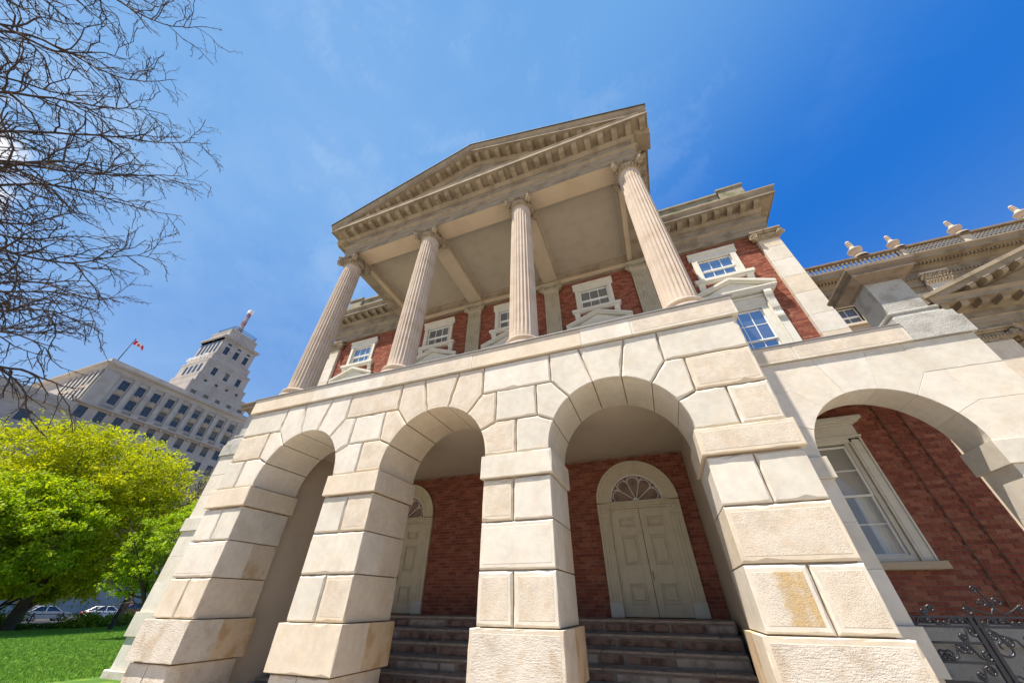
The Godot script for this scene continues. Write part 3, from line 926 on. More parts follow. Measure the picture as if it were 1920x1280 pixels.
# sash window of the ground floor seen through the side arch
func ground_window() -> void:
	var w := part("window", bld, Vector3(4.0, 2.22, ZW) - bld.position)
	panes(w, -0.57, 0.57, 0.10, 1.25, 2, 2, -0.09, mat.glass_clear, mat.white_paint, 8)
	panes(w, -0.57, 0.57, 1.20, 2.30, 2, 2, -0.05, mat.glass_clear, mat.white_paint, 9)
	var c := MB.new()
	for s in [-1.0, 1.0]:
		bar(c, s * 0.57, 0.0, s * 0.66, 2.34, -0.25, -0.01)
		bar(c, s * 0.66, 0.0, s * 0.90, 2.44, -0.1, 0.05); bar(c, s * 0.70, 0.05, s * 0.85, 2.40, 0.0, 0.062, 0.004); bar(c, s * 0.86, 0.0, s * 0.90, 2.44, 0.0, 0.08)
	bar(c, -0.90, 2.34, 0.90, 2.46, -0.2, 0.05); bar(c, -0.57, 0.0, 0.57, 0.11, -0.2, 0.0)
	bar(c, -0.94, 2.46, 0.94, 2.50, -0.05, 0.08)
	bar(c, -0.90, 2.50, 0.90, 2.76, -0.05, 0.055)
	bar(c, -0.95, 2.76, 0.95, 2.80, -0.05, 0.10); bar(c, -1.02, 2.80, 1.02, 2.84, -0.05, 0.16); bar(c, -1.08, 2.84, 1.08, 2.92, -0.05, 0.21)
	obj("casing", c, mat.trim, w)
	var s2 := MB.new()
	bar(s2, -1.0, -0.13, 1.0, 0.0, -0.2, 0.14, 0.01)
	obj("sill", s2, mat.beam, w)
	var cu := MB.new()   # drawn curtains inside, a roller blind above
	for s in [-1.0, 1.0]:
		for k in 5:
			var x: float = s * (0.60 - 0.06 * k)
			cu.tube([Vector3(x, 0.1, -0.35), Vector3(x - s * 0.015, 1.2, -0.34), Vector3(x + s * 0.02, 2.3, -0.35)], [0.04, 0.035, 0.04], 6)
	obj("curtain", cu, mat.white_paint, w)
	var bl := MB.new()
	bl.box(Vector3(-0.6, 1.25, -0.30), Vector3(0.6, 2.34, -0.29))
	obj("blind", bl, mat.soffit, w)

func make_door(cx: float) -> void:
	var d := part("door", bld, Vector3(cx, 1.305, ZW) - bld.position)
	# surround: two fluted half pilasters with plinth and roundel block, moulded arch, transom, fanlight
	for s in [-1.0, 1.0]:
		var ps := MB.new()
		bar(ps, s * 0.73, 0.28, s * 1.01, 2.03, -0.2, 0.055)
		for k in 3: bar(ps, s * (0.78 + k * 0.075), 0.32, s * (0.82 + k * 0.075), 2.0, 0.05, 0.072, 0.008)
		bar(ps, s * 0.965, 0.28, s * 1.01, 2.03, 0.05, 0.085)
		obj("pilaster", ps, mat.paint, d)
		var pb := MB.new()
		bar(pb, s * 0.72, 0.0, s * 1.02, 0.28, -0.2, 0.09, 0.01)
		obj("plinth_block", pb, mat.trim, d)
		var rb := MB.new()
		bar(rb, s * 0.72, 2.03, s * 1.015, 2.34, -0.2, 0.08, 0.01)
		rb.xf = Transform3D(Basis(Vector3(1, 0, 0), Vector3(0, 0, 1), Vector3(0, -1, 0)), Vector3(s * 0.868, 2.185, 0.08))
		rb.lathe([Vector2(0.115, 0), Vector2(0.112, 0.02), Vector2(0.095, 0.022), Vector2(0.085, 0.006), Vector2(0.06, 0.006), Vector2(0.052, 0.022), Vector2(0.03, 0.026), Vector2(0, 0.02)], 24)
		obj("roundel_block", rb, mat.paint, d)
	var tr := MB.new()
	bar(tr, -0.74, 2.20, 0.74, 2.25, -0.2, 0.05); bar(tr, -0.74, 2.25, 0.74, 2.31, -0.2, 0.075); bar(tr, -0.74, 2.31, 0.74, 2.36, -0.2, 0.10)
	obj("transom", tr, mat.paint, d)
	var rings := [[1.015, 0.86, 0.055], [1.015, 0.955, 0.085], [0.86, 0.74, 0.03], [0.74, 0.665, 0.045]]
	var ar := MB.new()
	for r in rings:
		for i in 32:
			var a0 := PI * i / 32; var a1 := PI * (i + 1) / 32
			var q := PackedVector2Array([Vector2(cos(a0), sin(a0)) * r[1], Vector2(cos(a0), sin(a0)) * r[0], Vector2(cos(a1), sin(a1)) * r[0], Vector2(cos(a1), sin(a1)) * r[1]])
			for k in 4: q[k] += Vector2(0, 2.36)
			ar.prism(q, r[2], -0.1, false)
	obj("arch_moulding", ar, mat.paint, d)
	var fa := MB.new()
	var C := Vector3(0, 2.37, 0.0)
	var half := []
	for i in 33: half.append(C + Vector3(cos(PI * i / 32), sin(PI * i / 32), 0) * 0.645)
	fa.tube(half, same(33, 0.022), 6)
	for k in 5:
		var a0 := PI * (k + 0.0) / 5.0; var a1 := PI * (k + 1.0) / 5.0
		var am := (a0 + a1) / 2
		var lp := []
		for t in 17:
			var u := PI * t / 16.0
			var a := am + cos(u) * (a1 - a0) / 2 * 0.98
			var r := 0.44 + 0.15 * sin(u)
			lp.append(C + Vector3(cos(a), sin(a), 0) * r)
		fa.tube(lp, same(17, 0.011), 5)
	for k in 6:
		var a := PI * k / 5.0
		if k == 0 or k == 5: continue
		fa.tube([C + Vector3(cos(a), sin(a), 0) * 0.06, C + Vector3(cos(a), sin(a), 0) * 0.44], [0.010, 0.011], 5)
		for e in [-1.0, 1.0]:
			var b: float = a + e * 0.14
			fa.tube([C + Vector3(cos(a), sin(a), 0) * 0.52, C + Vector3(cos(b), sin(b), 0) * 0.63], [0.008, 0.008], 5)
	fa.xf = Transform3D(Basis(Vector3(1, 0, 0), Vector3(0, 0, 1), Vector3(0, -1, 0)), C)
	fa.lathe([Vector2(0.075, -0.02), Vector2(0.075, 0.02), Vector2(0.05, 0.03), Vector2(0, 0.034)], 20)
	fa.xf = Transform3D.IDENTITY
	bar(fa, -0.66, 2.36, 0.66, 2.385, -0.02, 0.02)
	obj("fanlight", fa, mat.white_paint, d)
	var fp := MB.new()
	var fpoly := arc_pts(0, 2.36, 0.67, 0, 180, 24)
	fp.prism(fpoly, -0.03, -0.06)
	obj("fanlight_panel", fp, mat.paint, d)
	for s in [-1.0, 1.0]:
		var lf := MB.new()
		var x0 := 0.006; var x1 := 0.73
		var py := [[0.24, 0.62], [0.98, 1.60], [1.78, 2.0]]
		var xs := [0.15, 0.53]
		# stiles and rails, panels sunk between them
		bar(lf, s * x0, 0.01, s * xs[0], 2.20, -0.09, -0.02, 0.004); bar(lf, s * xs[1], 0.01, s * x1, 2.20, -0.09, -0.02, 0.004)
		var yy := [[0.01, 0.24], [0.62, 0.98], [1.60, 1.78], [2.0, 2.2]]
		for r in yy: bar(lf, s * xs[0], r[0], s * xs[1], r[1], -0.09, -0.021, 0.004)
		obj("leaf", lf, mat.paint, d)
		for p in py:
			var pn := MB.new()
			bar(pn, s * xs[0], p[0], s * xs[1], p[1], -0.09, -0.055)
			bar(pn, s * (xs[0] + 0.06), p[0] + 0.06, s * (xs[1] - 0.06), p[1] - 0.06, -0.06, -0.028, 0.022)
			for e in [[xs[0], p[0], xs[0] + 0.022, p[1]], [xs[1] - 0.022, p[0], xs[1], p[1]], [xs[0], p[0], xs[1], p[0] + 0.022], [xs[0], p[1] - 0.022, xs[1], p[1]]]:
				bar(pn, s * e[0], e[1], s * e[2], e[3], -0.06, -0.008, 0.006)
			obj("panel", pn, mat.paint, d)
	var hn := MB.new()
	bar(hn, 0.03, 0.68, 0.06, 0.86, -0.02, -0.012, 0.003)
	hn.tube([Vector3(0.045, 0.80, -0.015), Vector3(0.045, 0.80, 0.02), Vector3(0.045, 0.78, 0.035), Vector3(0.045, 0.72, 0.03)], [0.008, 0.009, 0.009, 0.006], 6)
	obj("handle", hn, mat.brass, d)

# ---------------------------------------------------------------- columns, pilasters
func volute(m: MB, r: float, half: float) -> void:   # a scroll about the local z axis
	m.tube([Vector3(0, 0, -half), Vector3(0, 0, -half * 0.5), Vector3(0, 0, 0), Vector3(0, 0, half * 0.5), Vector3(0, 0, half)], [r * 0.93, r * 0.8, r * 0.74, r * 0.8, r * 0.93], 20)
	for s in [-1.0, 1.0]:
		var sp := []; var rr := []
		for i in 34:
			var t := i / 33.0
			var a: float = -t * TAU * 2.3 * s + PI / 2
			sp.append(Vector3(cos(a) * s, sin(a), 0) * lerpf(r, r * 0.12, pow(t, 0.8)) + Vector3(0, 0, s * (half + 0.004 + 0.012 * t)))
			rr.append(lerpf(r * 0.13, r * 0.10, t))
		m.tube(sp, rr, 5)

func make_capital() -> ArrayMesh:
	var m := MB.new()
	m.lathe([Vector2(0.30, 0.0), Vector2(0.335, 0.005), Vector2(0.345, 0.025), Vector2(0.335, 0.045), Vector2(0.30, 0.05), Vector2(0.31, 0.06), Vector2(0.345, 0.10), Vector2(0.385, 0.16), Vector2(0.40, 0.20), Vector2(0.36, 0.22), Vector2(0.34, 0.32)], 40)
	for i in 22:   # egg and dart
		var a := TAU * i / 22
		m.xf = Transform3D(Basis(Vector3.UP, a), Vector3.ZERO)
		m.tube([Vector3(0.335, 0.065, 0), Vector3(0.365, 0.10, 0), Vector3(0.385, 0.145, 0), Vector3(0.39, 0.185, 0)], [0.008, 0.024, 0.03, 0.016], 6)
		m.xf = Transform3D(Basis(Vector3.UP, a + TAU / 44), Vector3.ZERO)
		m.tube([Vector3(0.325, 0.06, 0), Vector3(0.372, 0.13, 0), Vector3(0.395, 0.195, 0)], [0.005, 0.007, 0.009], 4)
	for i in 28:   # bead moulding
		m.xf = Transform3D(Basis(Vector3.UP, TAU * i / 28), Vector3.ZERO)
		m.tube([Vector3(0.345, 0.012, 0), Vector3(0.352, 0.026, 0), Vector3(0.345, 0.04, 0)], [0.008, 0.016, 0.008], 5)
	m.xf = Transform3D.IDENTITY
	var lv := [[0.33, 0.375, 0.44], [0.375, 0.41, 0.465], [0.41, 0.47, 0.495]]
	for l in lv:
		var po := PackedVector2Array()
		for q in 4:
			for t in range(-6, 7):
				var u := t / 6.0
				var p: Vector2 = Vector2(u * (l[2] - 0.05), l[2] - 0.02 - 0.13 * (1.0 - u * u))
				po.append(p.rotated(-q * PI / 2))
		po.reverse()
		m.xf = Transform3D(Basis(Vector3(1, 0, 0), Vector3(0, 0, -1), Vector3(0, 1, 0)), Vector3.ZERO)
		m.prism(po, l[1], l[0])
	for q in 4:
		var a := PI / 4 + q * PI / 2
		var b := Basis(Vector3.UP, a)
		m.xf = Transform3D(b, b * Vector3(0.50, 0.185, 0))
		volute(m, 0.135, 0.055)
		m.xf = Transform3D(b, Vector3.ZERO)
		m.tube([Vector3(0.26, 0.27, 0), Vector3(0.36, 0.29, 0), Vector3(0.46, 0.315, 0), Vector3(0.54, 0.305, 0), Vector3(0.60, 0.25, 0)], [0.035, 0.045, 0.05, 0.05, 0.045], 6)
	m.xf = Transform3D.IDENTITY
	for q in 4:   # flower in the middle of each side
		var b := Basis(Vector3.UP, q * PI / 2)
		m.xf = Transform3D(b, Vector3.ZERO)
		m.tube([Vector3(0.30, 0.40, 0), Vector3(0.37, 0.40, 0), Vector3(0.385, 0.40, 0)], [0.06, 0.055, 0.02], 8)
	return m.mesh()

func make_shaft(h: float, r0: float, r1: float) -> ArrayMesh:
	var m := MB.new()
	var fl := 24
	var per := 8
	var rows := []
	for j in 13:
		var t := j / 12.0
		var r := lerpf(r0, r1, t * t * 0.45 + t * 0.55)
		var deep := 1.0 if j > 0 and j < 12 else 0.15
		var row := []
		for i in fl * per:
			var k := i % per
			var a := TAU * i / float(fl * per)
			var d := 0.0
			if k >= 2: d = sin(PI * (k - 1) / 7.0) * r * 0.082 * deep
			row.append(Vector3(cos(a) * (r - d), t * h, -sin(a) * (r - d)))
		rows.append(row)
	for j in 12:
		for i in fl * per:
			var k := (i + 1) % (fl * per)
			m.quad(rows[j][i], rows[j][k], rows[j + 1][k], rows[j + 1][i])
	return m.mesh()

func make_columns() -> void:
	var cap := make_capital()
	var shaft := make_shaft(5.56, 0.362, 0.312)
	var base := MB.new()
	base.bevbox(Vector3(-0.50, 0, -0.50), Vector3(0.50, 0.10, 0.50), 0.01)
	base.lathe([Vector2(0.40, 0.1), Vector2(0.47, 0.11), Vector2(0.50, 0.15), Vector2(0.49, 0.19), Vector2(0.44, 0.21), Vector2(0.415, 0.23), Vector2(0.405, 0.27), Vector2(0.42, 0.285), Vector2(0.455, 0.30), Vector2(0.462, 0.33), Vector2(0.45, 0.36), Vector2(0.41, 0.37), Vector2(0.385, 0.385), Vector2(0.365, 0.42), Vector2(0.30, 0.42)], 40)
	var bm := base.mesh()
	for i in 4:
		var c := part("column", bld, Vector3(PX[i], 6.05, -0.59) - bld.position)
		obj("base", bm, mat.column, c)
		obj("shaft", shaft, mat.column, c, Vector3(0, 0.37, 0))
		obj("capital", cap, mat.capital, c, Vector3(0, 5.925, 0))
	# fluted pilasters on the wall behind them
	var pm := MB.new()
	var po := PackedVector2Array([Vector2(-0.30, 0.0)])
	po.append(Vector2(-0.30, -0.11))
	for k in 7:
		var x := -0.27 + k * 0.0785
		po.append(Vector2(x, -0.11))
		for t in range(1, 5): po.append(Vector2(x + 0.058 * t / 5.0, -0.11 + 0.022 * sin(PI * t / 5.0)))
		po.append(Vector2(x + 0.058, -0.11))
	po.append(Vector2(0.30, -0.11)); po.append(Vector2(0.30, 0.0))
	pm.xf = Transform3D(Basis(Vector3(1, 0, 0), Vector3(0, 0, -1), Vector3(0, 1, 0)), Vector3.ZERO)
	pm.prism(po, 5.78, 0.0)
	var pmesh := pm.mesh()
	var pcap := pilaster_cap(0.30)
	for i in 4:
		var p := part("pilaster", bld, Vector3(PX[i], 6.05, ZW) - bld.position)
		obj("shaft", pmesh, mat.pilaster, p)
		obj("capital", pcap, mat.pilaster, p, Vector3(0, 5.78, 0.06))
	# corner pilasters of plain ashlar
	for s in [-1, 1]:
		var x: float = 5.79 if s > 0 else 2 * XC - 5.79
		var p := part("corner_pilaster", bld, Vector3(x, 6.05, ZW) - bld.position)
		var y := 0.0
		var k := 0
		while y < 5.58:
			var hh: float = min([0.72, 0.80, 0.66, 0.86][k % 4], 5.60 - y)
			var m := MB.new()
			m.bevbox(Vector3(-0.32, y + 0.002, -0.25), Vector3(0.32, y + hh - 0.002, 0.14), 0.006)
			obj("ashlar", m, [mat.clean, mat.clean2, mat.white][k % 3], p)
			y += hh; k += 1
		obj("capital", pilaster_cap(0.33), mat.capital, p, Vector3(0, 5.60, 0.09))

func pilaster_cap(hw: float) -> ArrayMesh:
	var m := MB.new()
	m.bevbox(Vector3(-hw - 0.02, 0, -0.2), Vector3(hw + 0.02, 0.05, 0.08), 0.015)
	m.bevbox(Vector3(-hw, 0.05, -0.2), Vector3(hw, 0.30, 0.08), 0.01)
	m.bevbox(Vector3(-hw - 0.04, 0.12, -0.2), Vector3(hw + 0.04, 0.22, 0.13), 0.04)
	for k in 9:
		var x := -hw + 0.04 + k * (2 * hw - 0.08) / 8.0
		m.tube([Vector3(x, 0.12, 0.12), Vector3(x, 0.16, 0.14), Vector3(x, 0.21, 0.14)], [0.01, 0.024, 0.016], 6)
	m.bevbox(Vector3(-hw - 0.10, 0.30, -0.2), Vector3(hw + 0.10, 0.36, 0.17), 0.02)
	m.bevbox(Vector3(-hw - 0.14, 0.36, -0.2), Vector3(hw + 0.14, 0.43, 0.21), 0.015)
	for s in [-1.0, 1.0]:
		m.xf = Transform3D(Basis(Vector3.UP, s * 0.5), Vector3(s * (hw + 0.05), 0.165, 0.10))
		volute(m, 0.135, 0.09)
		m.xf = Transform3D.IDENTITY
	return m.mesh()

# ---------------------------------------------------------------- entablature, pediment, ceiling, roofs
const ARCHI := [[-0.5, 12.45], [-0.03, 12.45], [-0.03, 12.70], [0.0, 12.71], [0.0, 12.92], [0.03, 12.94], [0.05, 12.97], [0.09, 13.0], [0.09, 13.05], [0.0, 13.06], [0.0, 13.42], [-0.5, 13.42]]
const CORN := [[-0.5, 13.42], [0.03, 13.42], [0.035, 13.46], [0.07, 13.49], [0.13, 13.54], [0.13, 13.72], [0.53, 13.72], [0.53, 13.70], [0.545, 13.70], [0.545, 13.86], [0.56, 13.87], [0.565, 13.91], [0.60, 13.97], [0.625, 14.0], [0.625, 14.05], [-0.5, 14.10]]

func prof(a: Array, dy: float, cut := 99.0) -> Array:
	var o := []
	for q in a: o.append(Vector2(q[0], min(q[1], cut) + dy))
	return o

func modillion_mesh() -> ArrayMesh:
	var m := MB.new()
	var pr := PackedVector2Array([Vector2(0.13, -0.16), Vector2(0.36, -0.16), Vector2(0.43, -0.13), Vector2(0.455, -0.09), Vector2(0.46, -0.03), Vector2(0.13, -0.03)])
	m.xf = Transform3D(Basis(Vector3(0, 0, 1), Vector3(0, 1, 0), Vector3(-1, 0, 0)), Vector3.ZERO)
	m.prism(pr, 0.088, -0.088)
	m.xf = Transform3D.IDENTITY
	m.bevbox(Vector3(-0.105, -0.03, 0.13), Vector3(0.105, 0.0, 0.475), 0.008)
	return m.mesh()

func make_entablature() -> void:
	var md := modillion_mesh()
	var l: float = PX[0] - 0.37; var r: float = PX[3] + 0.37
	var e := bpart("portico_entablature")
	var path := [Vector2(l, -4.4), Vector2(l, -0.22), Vector2(r, -0.22), Vector2(r, -4.4)]
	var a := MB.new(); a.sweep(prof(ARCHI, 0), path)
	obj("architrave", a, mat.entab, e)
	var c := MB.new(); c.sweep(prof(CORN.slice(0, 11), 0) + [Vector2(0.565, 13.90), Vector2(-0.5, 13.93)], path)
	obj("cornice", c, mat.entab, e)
	var x := -3.372 - 0.435 * 15
	while x < r + 0.5:
		if x > l - 0.35: obj("modillion", md, mat.entab, e, Vector3(x, 13.72, -0.22))
		x += 0.435
	for s in [-1, 1]:
		var z := -0.5
		while z > -4.0:
			var o := obj("modillion", md, mat.entab, e, Vector3(l if s < 0 else r, 13.72, z))
			o.rotation.y = s * PI / 2
			z -= 0.435
	# pediment
	var p := bpart("pediment")
	var sl := 0.3847
	var hx := 6.26
	var ty := MB.new()
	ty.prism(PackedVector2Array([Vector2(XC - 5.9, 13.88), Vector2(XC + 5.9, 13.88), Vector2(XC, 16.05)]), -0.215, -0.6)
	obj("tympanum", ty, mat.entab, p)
	var rk := MB.new()
	for s in [-1.0, 1.0]:
		for j in CORN.size() - 1:
			var q0: Array = CORN[j]; var q1: Array = CORN[j + 1]
			var y0: float = q0[1] - 14.05; var y1: float = q1[1] - 14.05
			var A := Vector3(XC + s * hx, 14.055 + y0, -0.22 + q0[0]); var B := Vector3(XC, 14.055 + hx * sl + y0, -0.22 + q0[0])
			var C := Vector3(XC, 14.055 + hx * sl + y1, -0.22 + q1[0]); var D := Vector3(XC + s * hx, 14.055 + y1, -0.22 + q1[0])
			if s < 0: rk.quad(A, B, C, D)
			else: rk.quad(B, A, D, C)
		var ep := PackedVector2Array()
		for q in CORN: ep.append(Vector2(q[0], q[1]))
		var idx := Geometry2D.triangulate_polygon(ep)
		for i in range(0, idx.size(), 3):
			var t := []
			for k in 3: t.append(Vector3(XC + s * hx, 0.005 + ep[idx[i + k]].y, -0.22 + ep[idx[i + k]].x))
			rk.tri(t[0], t[1], t[2])
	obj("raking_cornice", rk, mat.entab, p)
	var k := 1
	while k * 0.445 < hx - 0.95:
		for s in [-1.0, 1.0]:
			var xx: float = XC + s * (k * 0.445 - 0.22)
			var o := obj("modillion", md, mat.entab, p, Vector3(xx, 14.055 + (hx - abs(xx - XC)) * sl - 0.33, -0.22))
			o.rotation.z = -s * atan(sl)
		k += 1
	# roof of the portico, with a dark edge over the cornice
	var rf := bpart("portico_roof")
	for s in [-1.0, 1.0]:
		var m := MB.new()
		var po := PackedVector2Array([Vector2(s * (hx + 0.03), 14.06), Vector2(0, 14.06 + hx * sl + 0.012), Vector2(0, 14.06 + hx * sl + 0.035), Vector2(s * (hx + 0.03), 14.085)])
		if s > 0: po.reverse()
		m.xf = Transform3D(Basis.IDENTITY, Vector3(XC, 0, 0))
		m.prism(po, 0.44, -10.0)
		obj("roof_slope", m, mat.roof, rf)
	# beams and ceiling panels
	var cl := bpart("portico_ceiling")
	var bx := MB.new()
	bx.box(Vector3(l + 0.05, 12.446, -0.90), Vector3(r - 0.05, 13.2, -0.27))
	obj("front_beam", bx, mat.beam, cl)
	for i in 4:
		var m := MB.new()
		var x0: float = PX[i] - 0.31; var x1: float = PX[i] + 0.31
		m.bevbox(Vector3(x0, 12.46, -4.42), Vector3(x1, 13.2, -0.89), 0.012)
		obj("cross_beam", m, mat.beam, cl)
		if i < 3:
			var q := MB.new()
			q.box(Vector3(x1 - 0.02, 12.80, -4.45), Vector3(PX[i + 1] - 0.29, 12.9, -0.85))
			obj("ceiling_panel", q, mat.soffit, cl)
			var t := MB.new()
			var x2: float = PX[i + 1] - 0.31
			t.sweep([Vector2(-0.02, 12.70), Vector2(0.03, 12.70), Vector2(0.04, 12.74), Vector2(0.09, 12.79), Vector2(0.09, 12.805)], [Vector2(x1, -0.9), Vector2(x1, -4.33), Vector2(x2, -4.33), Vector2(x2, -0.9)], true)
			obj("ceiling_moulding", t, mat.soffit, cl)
	var wb := MB.new()
	wb.bevbox(Vector3(PX[0] - 0.3, 12.22, ZW - 0.05), Vector3(PX[3] + 0.3, 12.62, -4.34), 0.01)
	obj("wall_beam", wb, mat.beam, cl)
	# wing entablature, blocking course, roof
	var w := bpart("wing_entablature")
	var wr := 6.05; var wx := 2 * XC - 6.05
	var wp := [Vector2(wx, -15.3), Vector2(wx, -4.33), Vector2(wr, -4.33), Vector2(wr, -15.3)]
	var wa := MB.new(); wa.sweep(prof(ARCHI, -0.31), wp)
	obj("architrave", wa, mat.entab, w)
	var wc := MB.new(); wc.sweep(prof(CORN, -0.31), wp)
	obj("cornice", wc, mat.entab, w)
	for sp in [[wx - 0.1, l - 0.6], [r + 0.6, wr + 0.35]]:
		var xx: float = sp[0]
		while xx < sp[1]:
			obj("modillion", md, mat.entab, w, Vector3(xx, 13.41, -4.33))
			xx += 0.44
	for z in range(0, 8):
		for s in [-1, 1]:
			var o := obj("modillion", md, mat.entab, w, Vector3(wx if s < 0 else wr, 13.41, -4.6 - z * 0.44))
			o.rotation.y = s * PI / 2
	var bc := MB.new()
	bc.box(Vector3(wx + 0.1, 13.5, -5.0), Vector3(wr - 0.7, 15.20, -4.60))
	bc.bevbox(Vector3(wx + 0.05, 15.20, -5.05), Vector3(wr - 0.7, 15.32, -4.52), 0.02)
	obj("blocking_course", bc, mat.mossy, w)
	for s in [-1, 1]:
		var eb := MB.new()
		var x0: float = 5.38 if s > 0 else 2 * XC - 6.28
		eb.bevbox(Vector3(x0, 13.5, -5.4), Vector3(x0 + 0.9, 15.34, -4.52), 0.02)
		eb.bevbox(Vector3(x0 - 0.05, 15.34, -5.45), Vector3(x0 + 0.95, 15.46, -4.46), 0.02)
		obj("corner_block", eb, mat.mossy, w)
	var wrf := MB.new()
	wrf.box(Vector3(wx + 0.2, 13.6, -15.2), Vector3(wr - 0.2, 13.9, -4.9))
	obj("wing_roof", wrf, mat.roof, w)

# ---------------------------------------------------------------- side arches with terrace wall and stone pier
func mirrored(p: PackedVector2Array, s: int) -> PackedVector2Array:
	if s > 0: return p
	var o := PackedVector2Array()
	for q in p: o.append(Vector2(2 * XC - q.x, q.y))
	o.reverse()
	return o

func mbox(m: MB, s: int, lo: Vector3, hi: Vector3, b := 0.0) -> void:
	if s < 0:
		var t := 2 * XC - lo.x
		lo.x = 2 * XC - hi.x; hi.x = t
	if b > 0: m.bevbox(lo, hi, b)
	else: m.box(lo, hi)

func make_link(s: int) -> void:
	var z := -2.1
	var w := bpart("side_arch")
	var cx := 4.22; var r := 1.155
	var g := 0.0012
	var ms := [[mat.white, mat.white], [mat.clean, mat.clean], [mat.white, mat.white], [mat.clean3, mat.clean3]]
	for q in 7:
		var po := mirrored(voussoir_poly(cx, r, q, 4.35, 4.98, 5.63, 2.1, 6.36), s)
		stone("voussoir", w, po, z, z - 0.7, g, 0.004, ms[(q * 5 + 1) % 4], 1200 + q + s * 30, 1.0)
	var k := 0
	for p in [[2.1, 4.35, 2.86, 4.98], [5.58, 4.35, 6.36, 4.98], [2.1, 4.98, 3.17, 5.63], [5.27, 4.98, 6.36, 5.63]]:
		stone("ashlar", w, mirrored(rect(p[0], p[1], p[2], p[3]), s), z, z - 0.7, g, 0.004, ms[k % 4], 1250 + k + s * 30, 1.0)
		k += 1
	for jb in [[2.1, 3.07], [5.37, 6.36]]:
		for c in [[0.16, 0.80, 0.0], [0.80, 1.32, 0.06], [1.32, 1.98, 0.0], [1.98, 2.62, 0.0], [2.62, 3.29, 0.0], [3.29, 3.656, 0.05]]:
			stone("ashlar" if c[2] < 0.04 else "moulded_course", w, mirrored(rect(jb[0] - c[2], c[0], jb[1] + c[2], c[1]), s), z + c[2], z - 0.7 - c[2], g, 0.005, ms[k % 4] if c[0] != 3.29 else [mat.clean3, mat.clean3], 1270 + k + s * 30, 1.2)
			k += 1
		var pb := MB.new()
		mbox(pb, s, Vector3(jb[0] - 0.09, -0.05, z - 0.8), Vector3(jb[1] + 0.09, 0.158, z + 0.09), 0.02)
		obj("plinth_stone", pb, mat.rough, w)
	# coping, flashing, terrace slab
	for c in [[2.1, 3.55], [3.55, 5.47], [5.47, 6.42]]:
		stone("coping_stone", w, mirrored(rect(c[0], 5.64, c[1], 6.035), s), z + 0.055, z - 0.5, 0.0015, 0.004, [mat.clean, mat.pitted2] if c[0] < 5 else [mat.grey_stone, mat.grey_stone], 1300 + k + s * 30, 1.8)
		k += 1
	var fl := MB.new()
	mbox(fl, s, Vector3(2.16, 6.037, -4.35), Vector3(5.46, 6.055, z + 0.085), 0.006)
	obj("flashing", fl, mat.flashing, w)
	var sl := MB.new()
	mbox(sl, s, Vector3(2.11, 5.52, -4.46), Vector3(6.36, 5.63, z - 0.69))
	obj("terrace_slab", sl, mat.plaster, w)
	# stone pier standing on the end of the wall
	var p := bpart("terrace_pier")
	var b := MB.new()
	mbox(b, s, Vector3(5.47, 6.04, -3.05), Vector3(6.40, 6.20, z + 0.02), 0.008)
	mbox(b, s, Vector3(5.50, 6.20, -3.02), Vector3(6.36, 6.28, z - 0.03), 0.03)
	mbox(b, s, Vector3(5.55, 6.28, -2.98), Vector3(6.32, 6.36, z - 0.08), 0.01)
	mbox(b, s, Vector3(5.52, 6.36, -3.0), Vector3(6.34, 6.43, z - 0.06), 0.02)
	obj("base", b, mat.grey_stone, p)
	var sh := MB.new()
	mbox(sh, s, Vector3(5.60, 6.43, -2.91), Vector3(6.26, 7.36, -2.25), 0.008)
	obj("shaft", sh, mat.grey_stone, p)
	var c2 := MB.new()
	var cp := [Vector2(-0.02, 7.30), Vector2(0.03, 7.31), Vector2(0.04, 7.36), Vector2(0.12, 7.40), Vector2(0.20, 7.43), Vector2(0.24, 7.45), Vector2(0.24, 7.55), Vector2(0.26, 7.56), Vector2(0.29, 7.62), Vector2(0.29, 7.66), Vector2(-0.30, 7.74)]
	var xa := 5.60; var xb := 6.26
	if s < 0:
		xa = 2 * XC - 6.26; xb = 2 * XC - 5.60
	c2.sweep(cp, [Vector2(xa, -2.91), Vector2(xa, -2.25), Vector2(xb, -2.25), Vector2(xb, -2.91)], true)
	obj("cap", c2, mat.cap_stone, p)

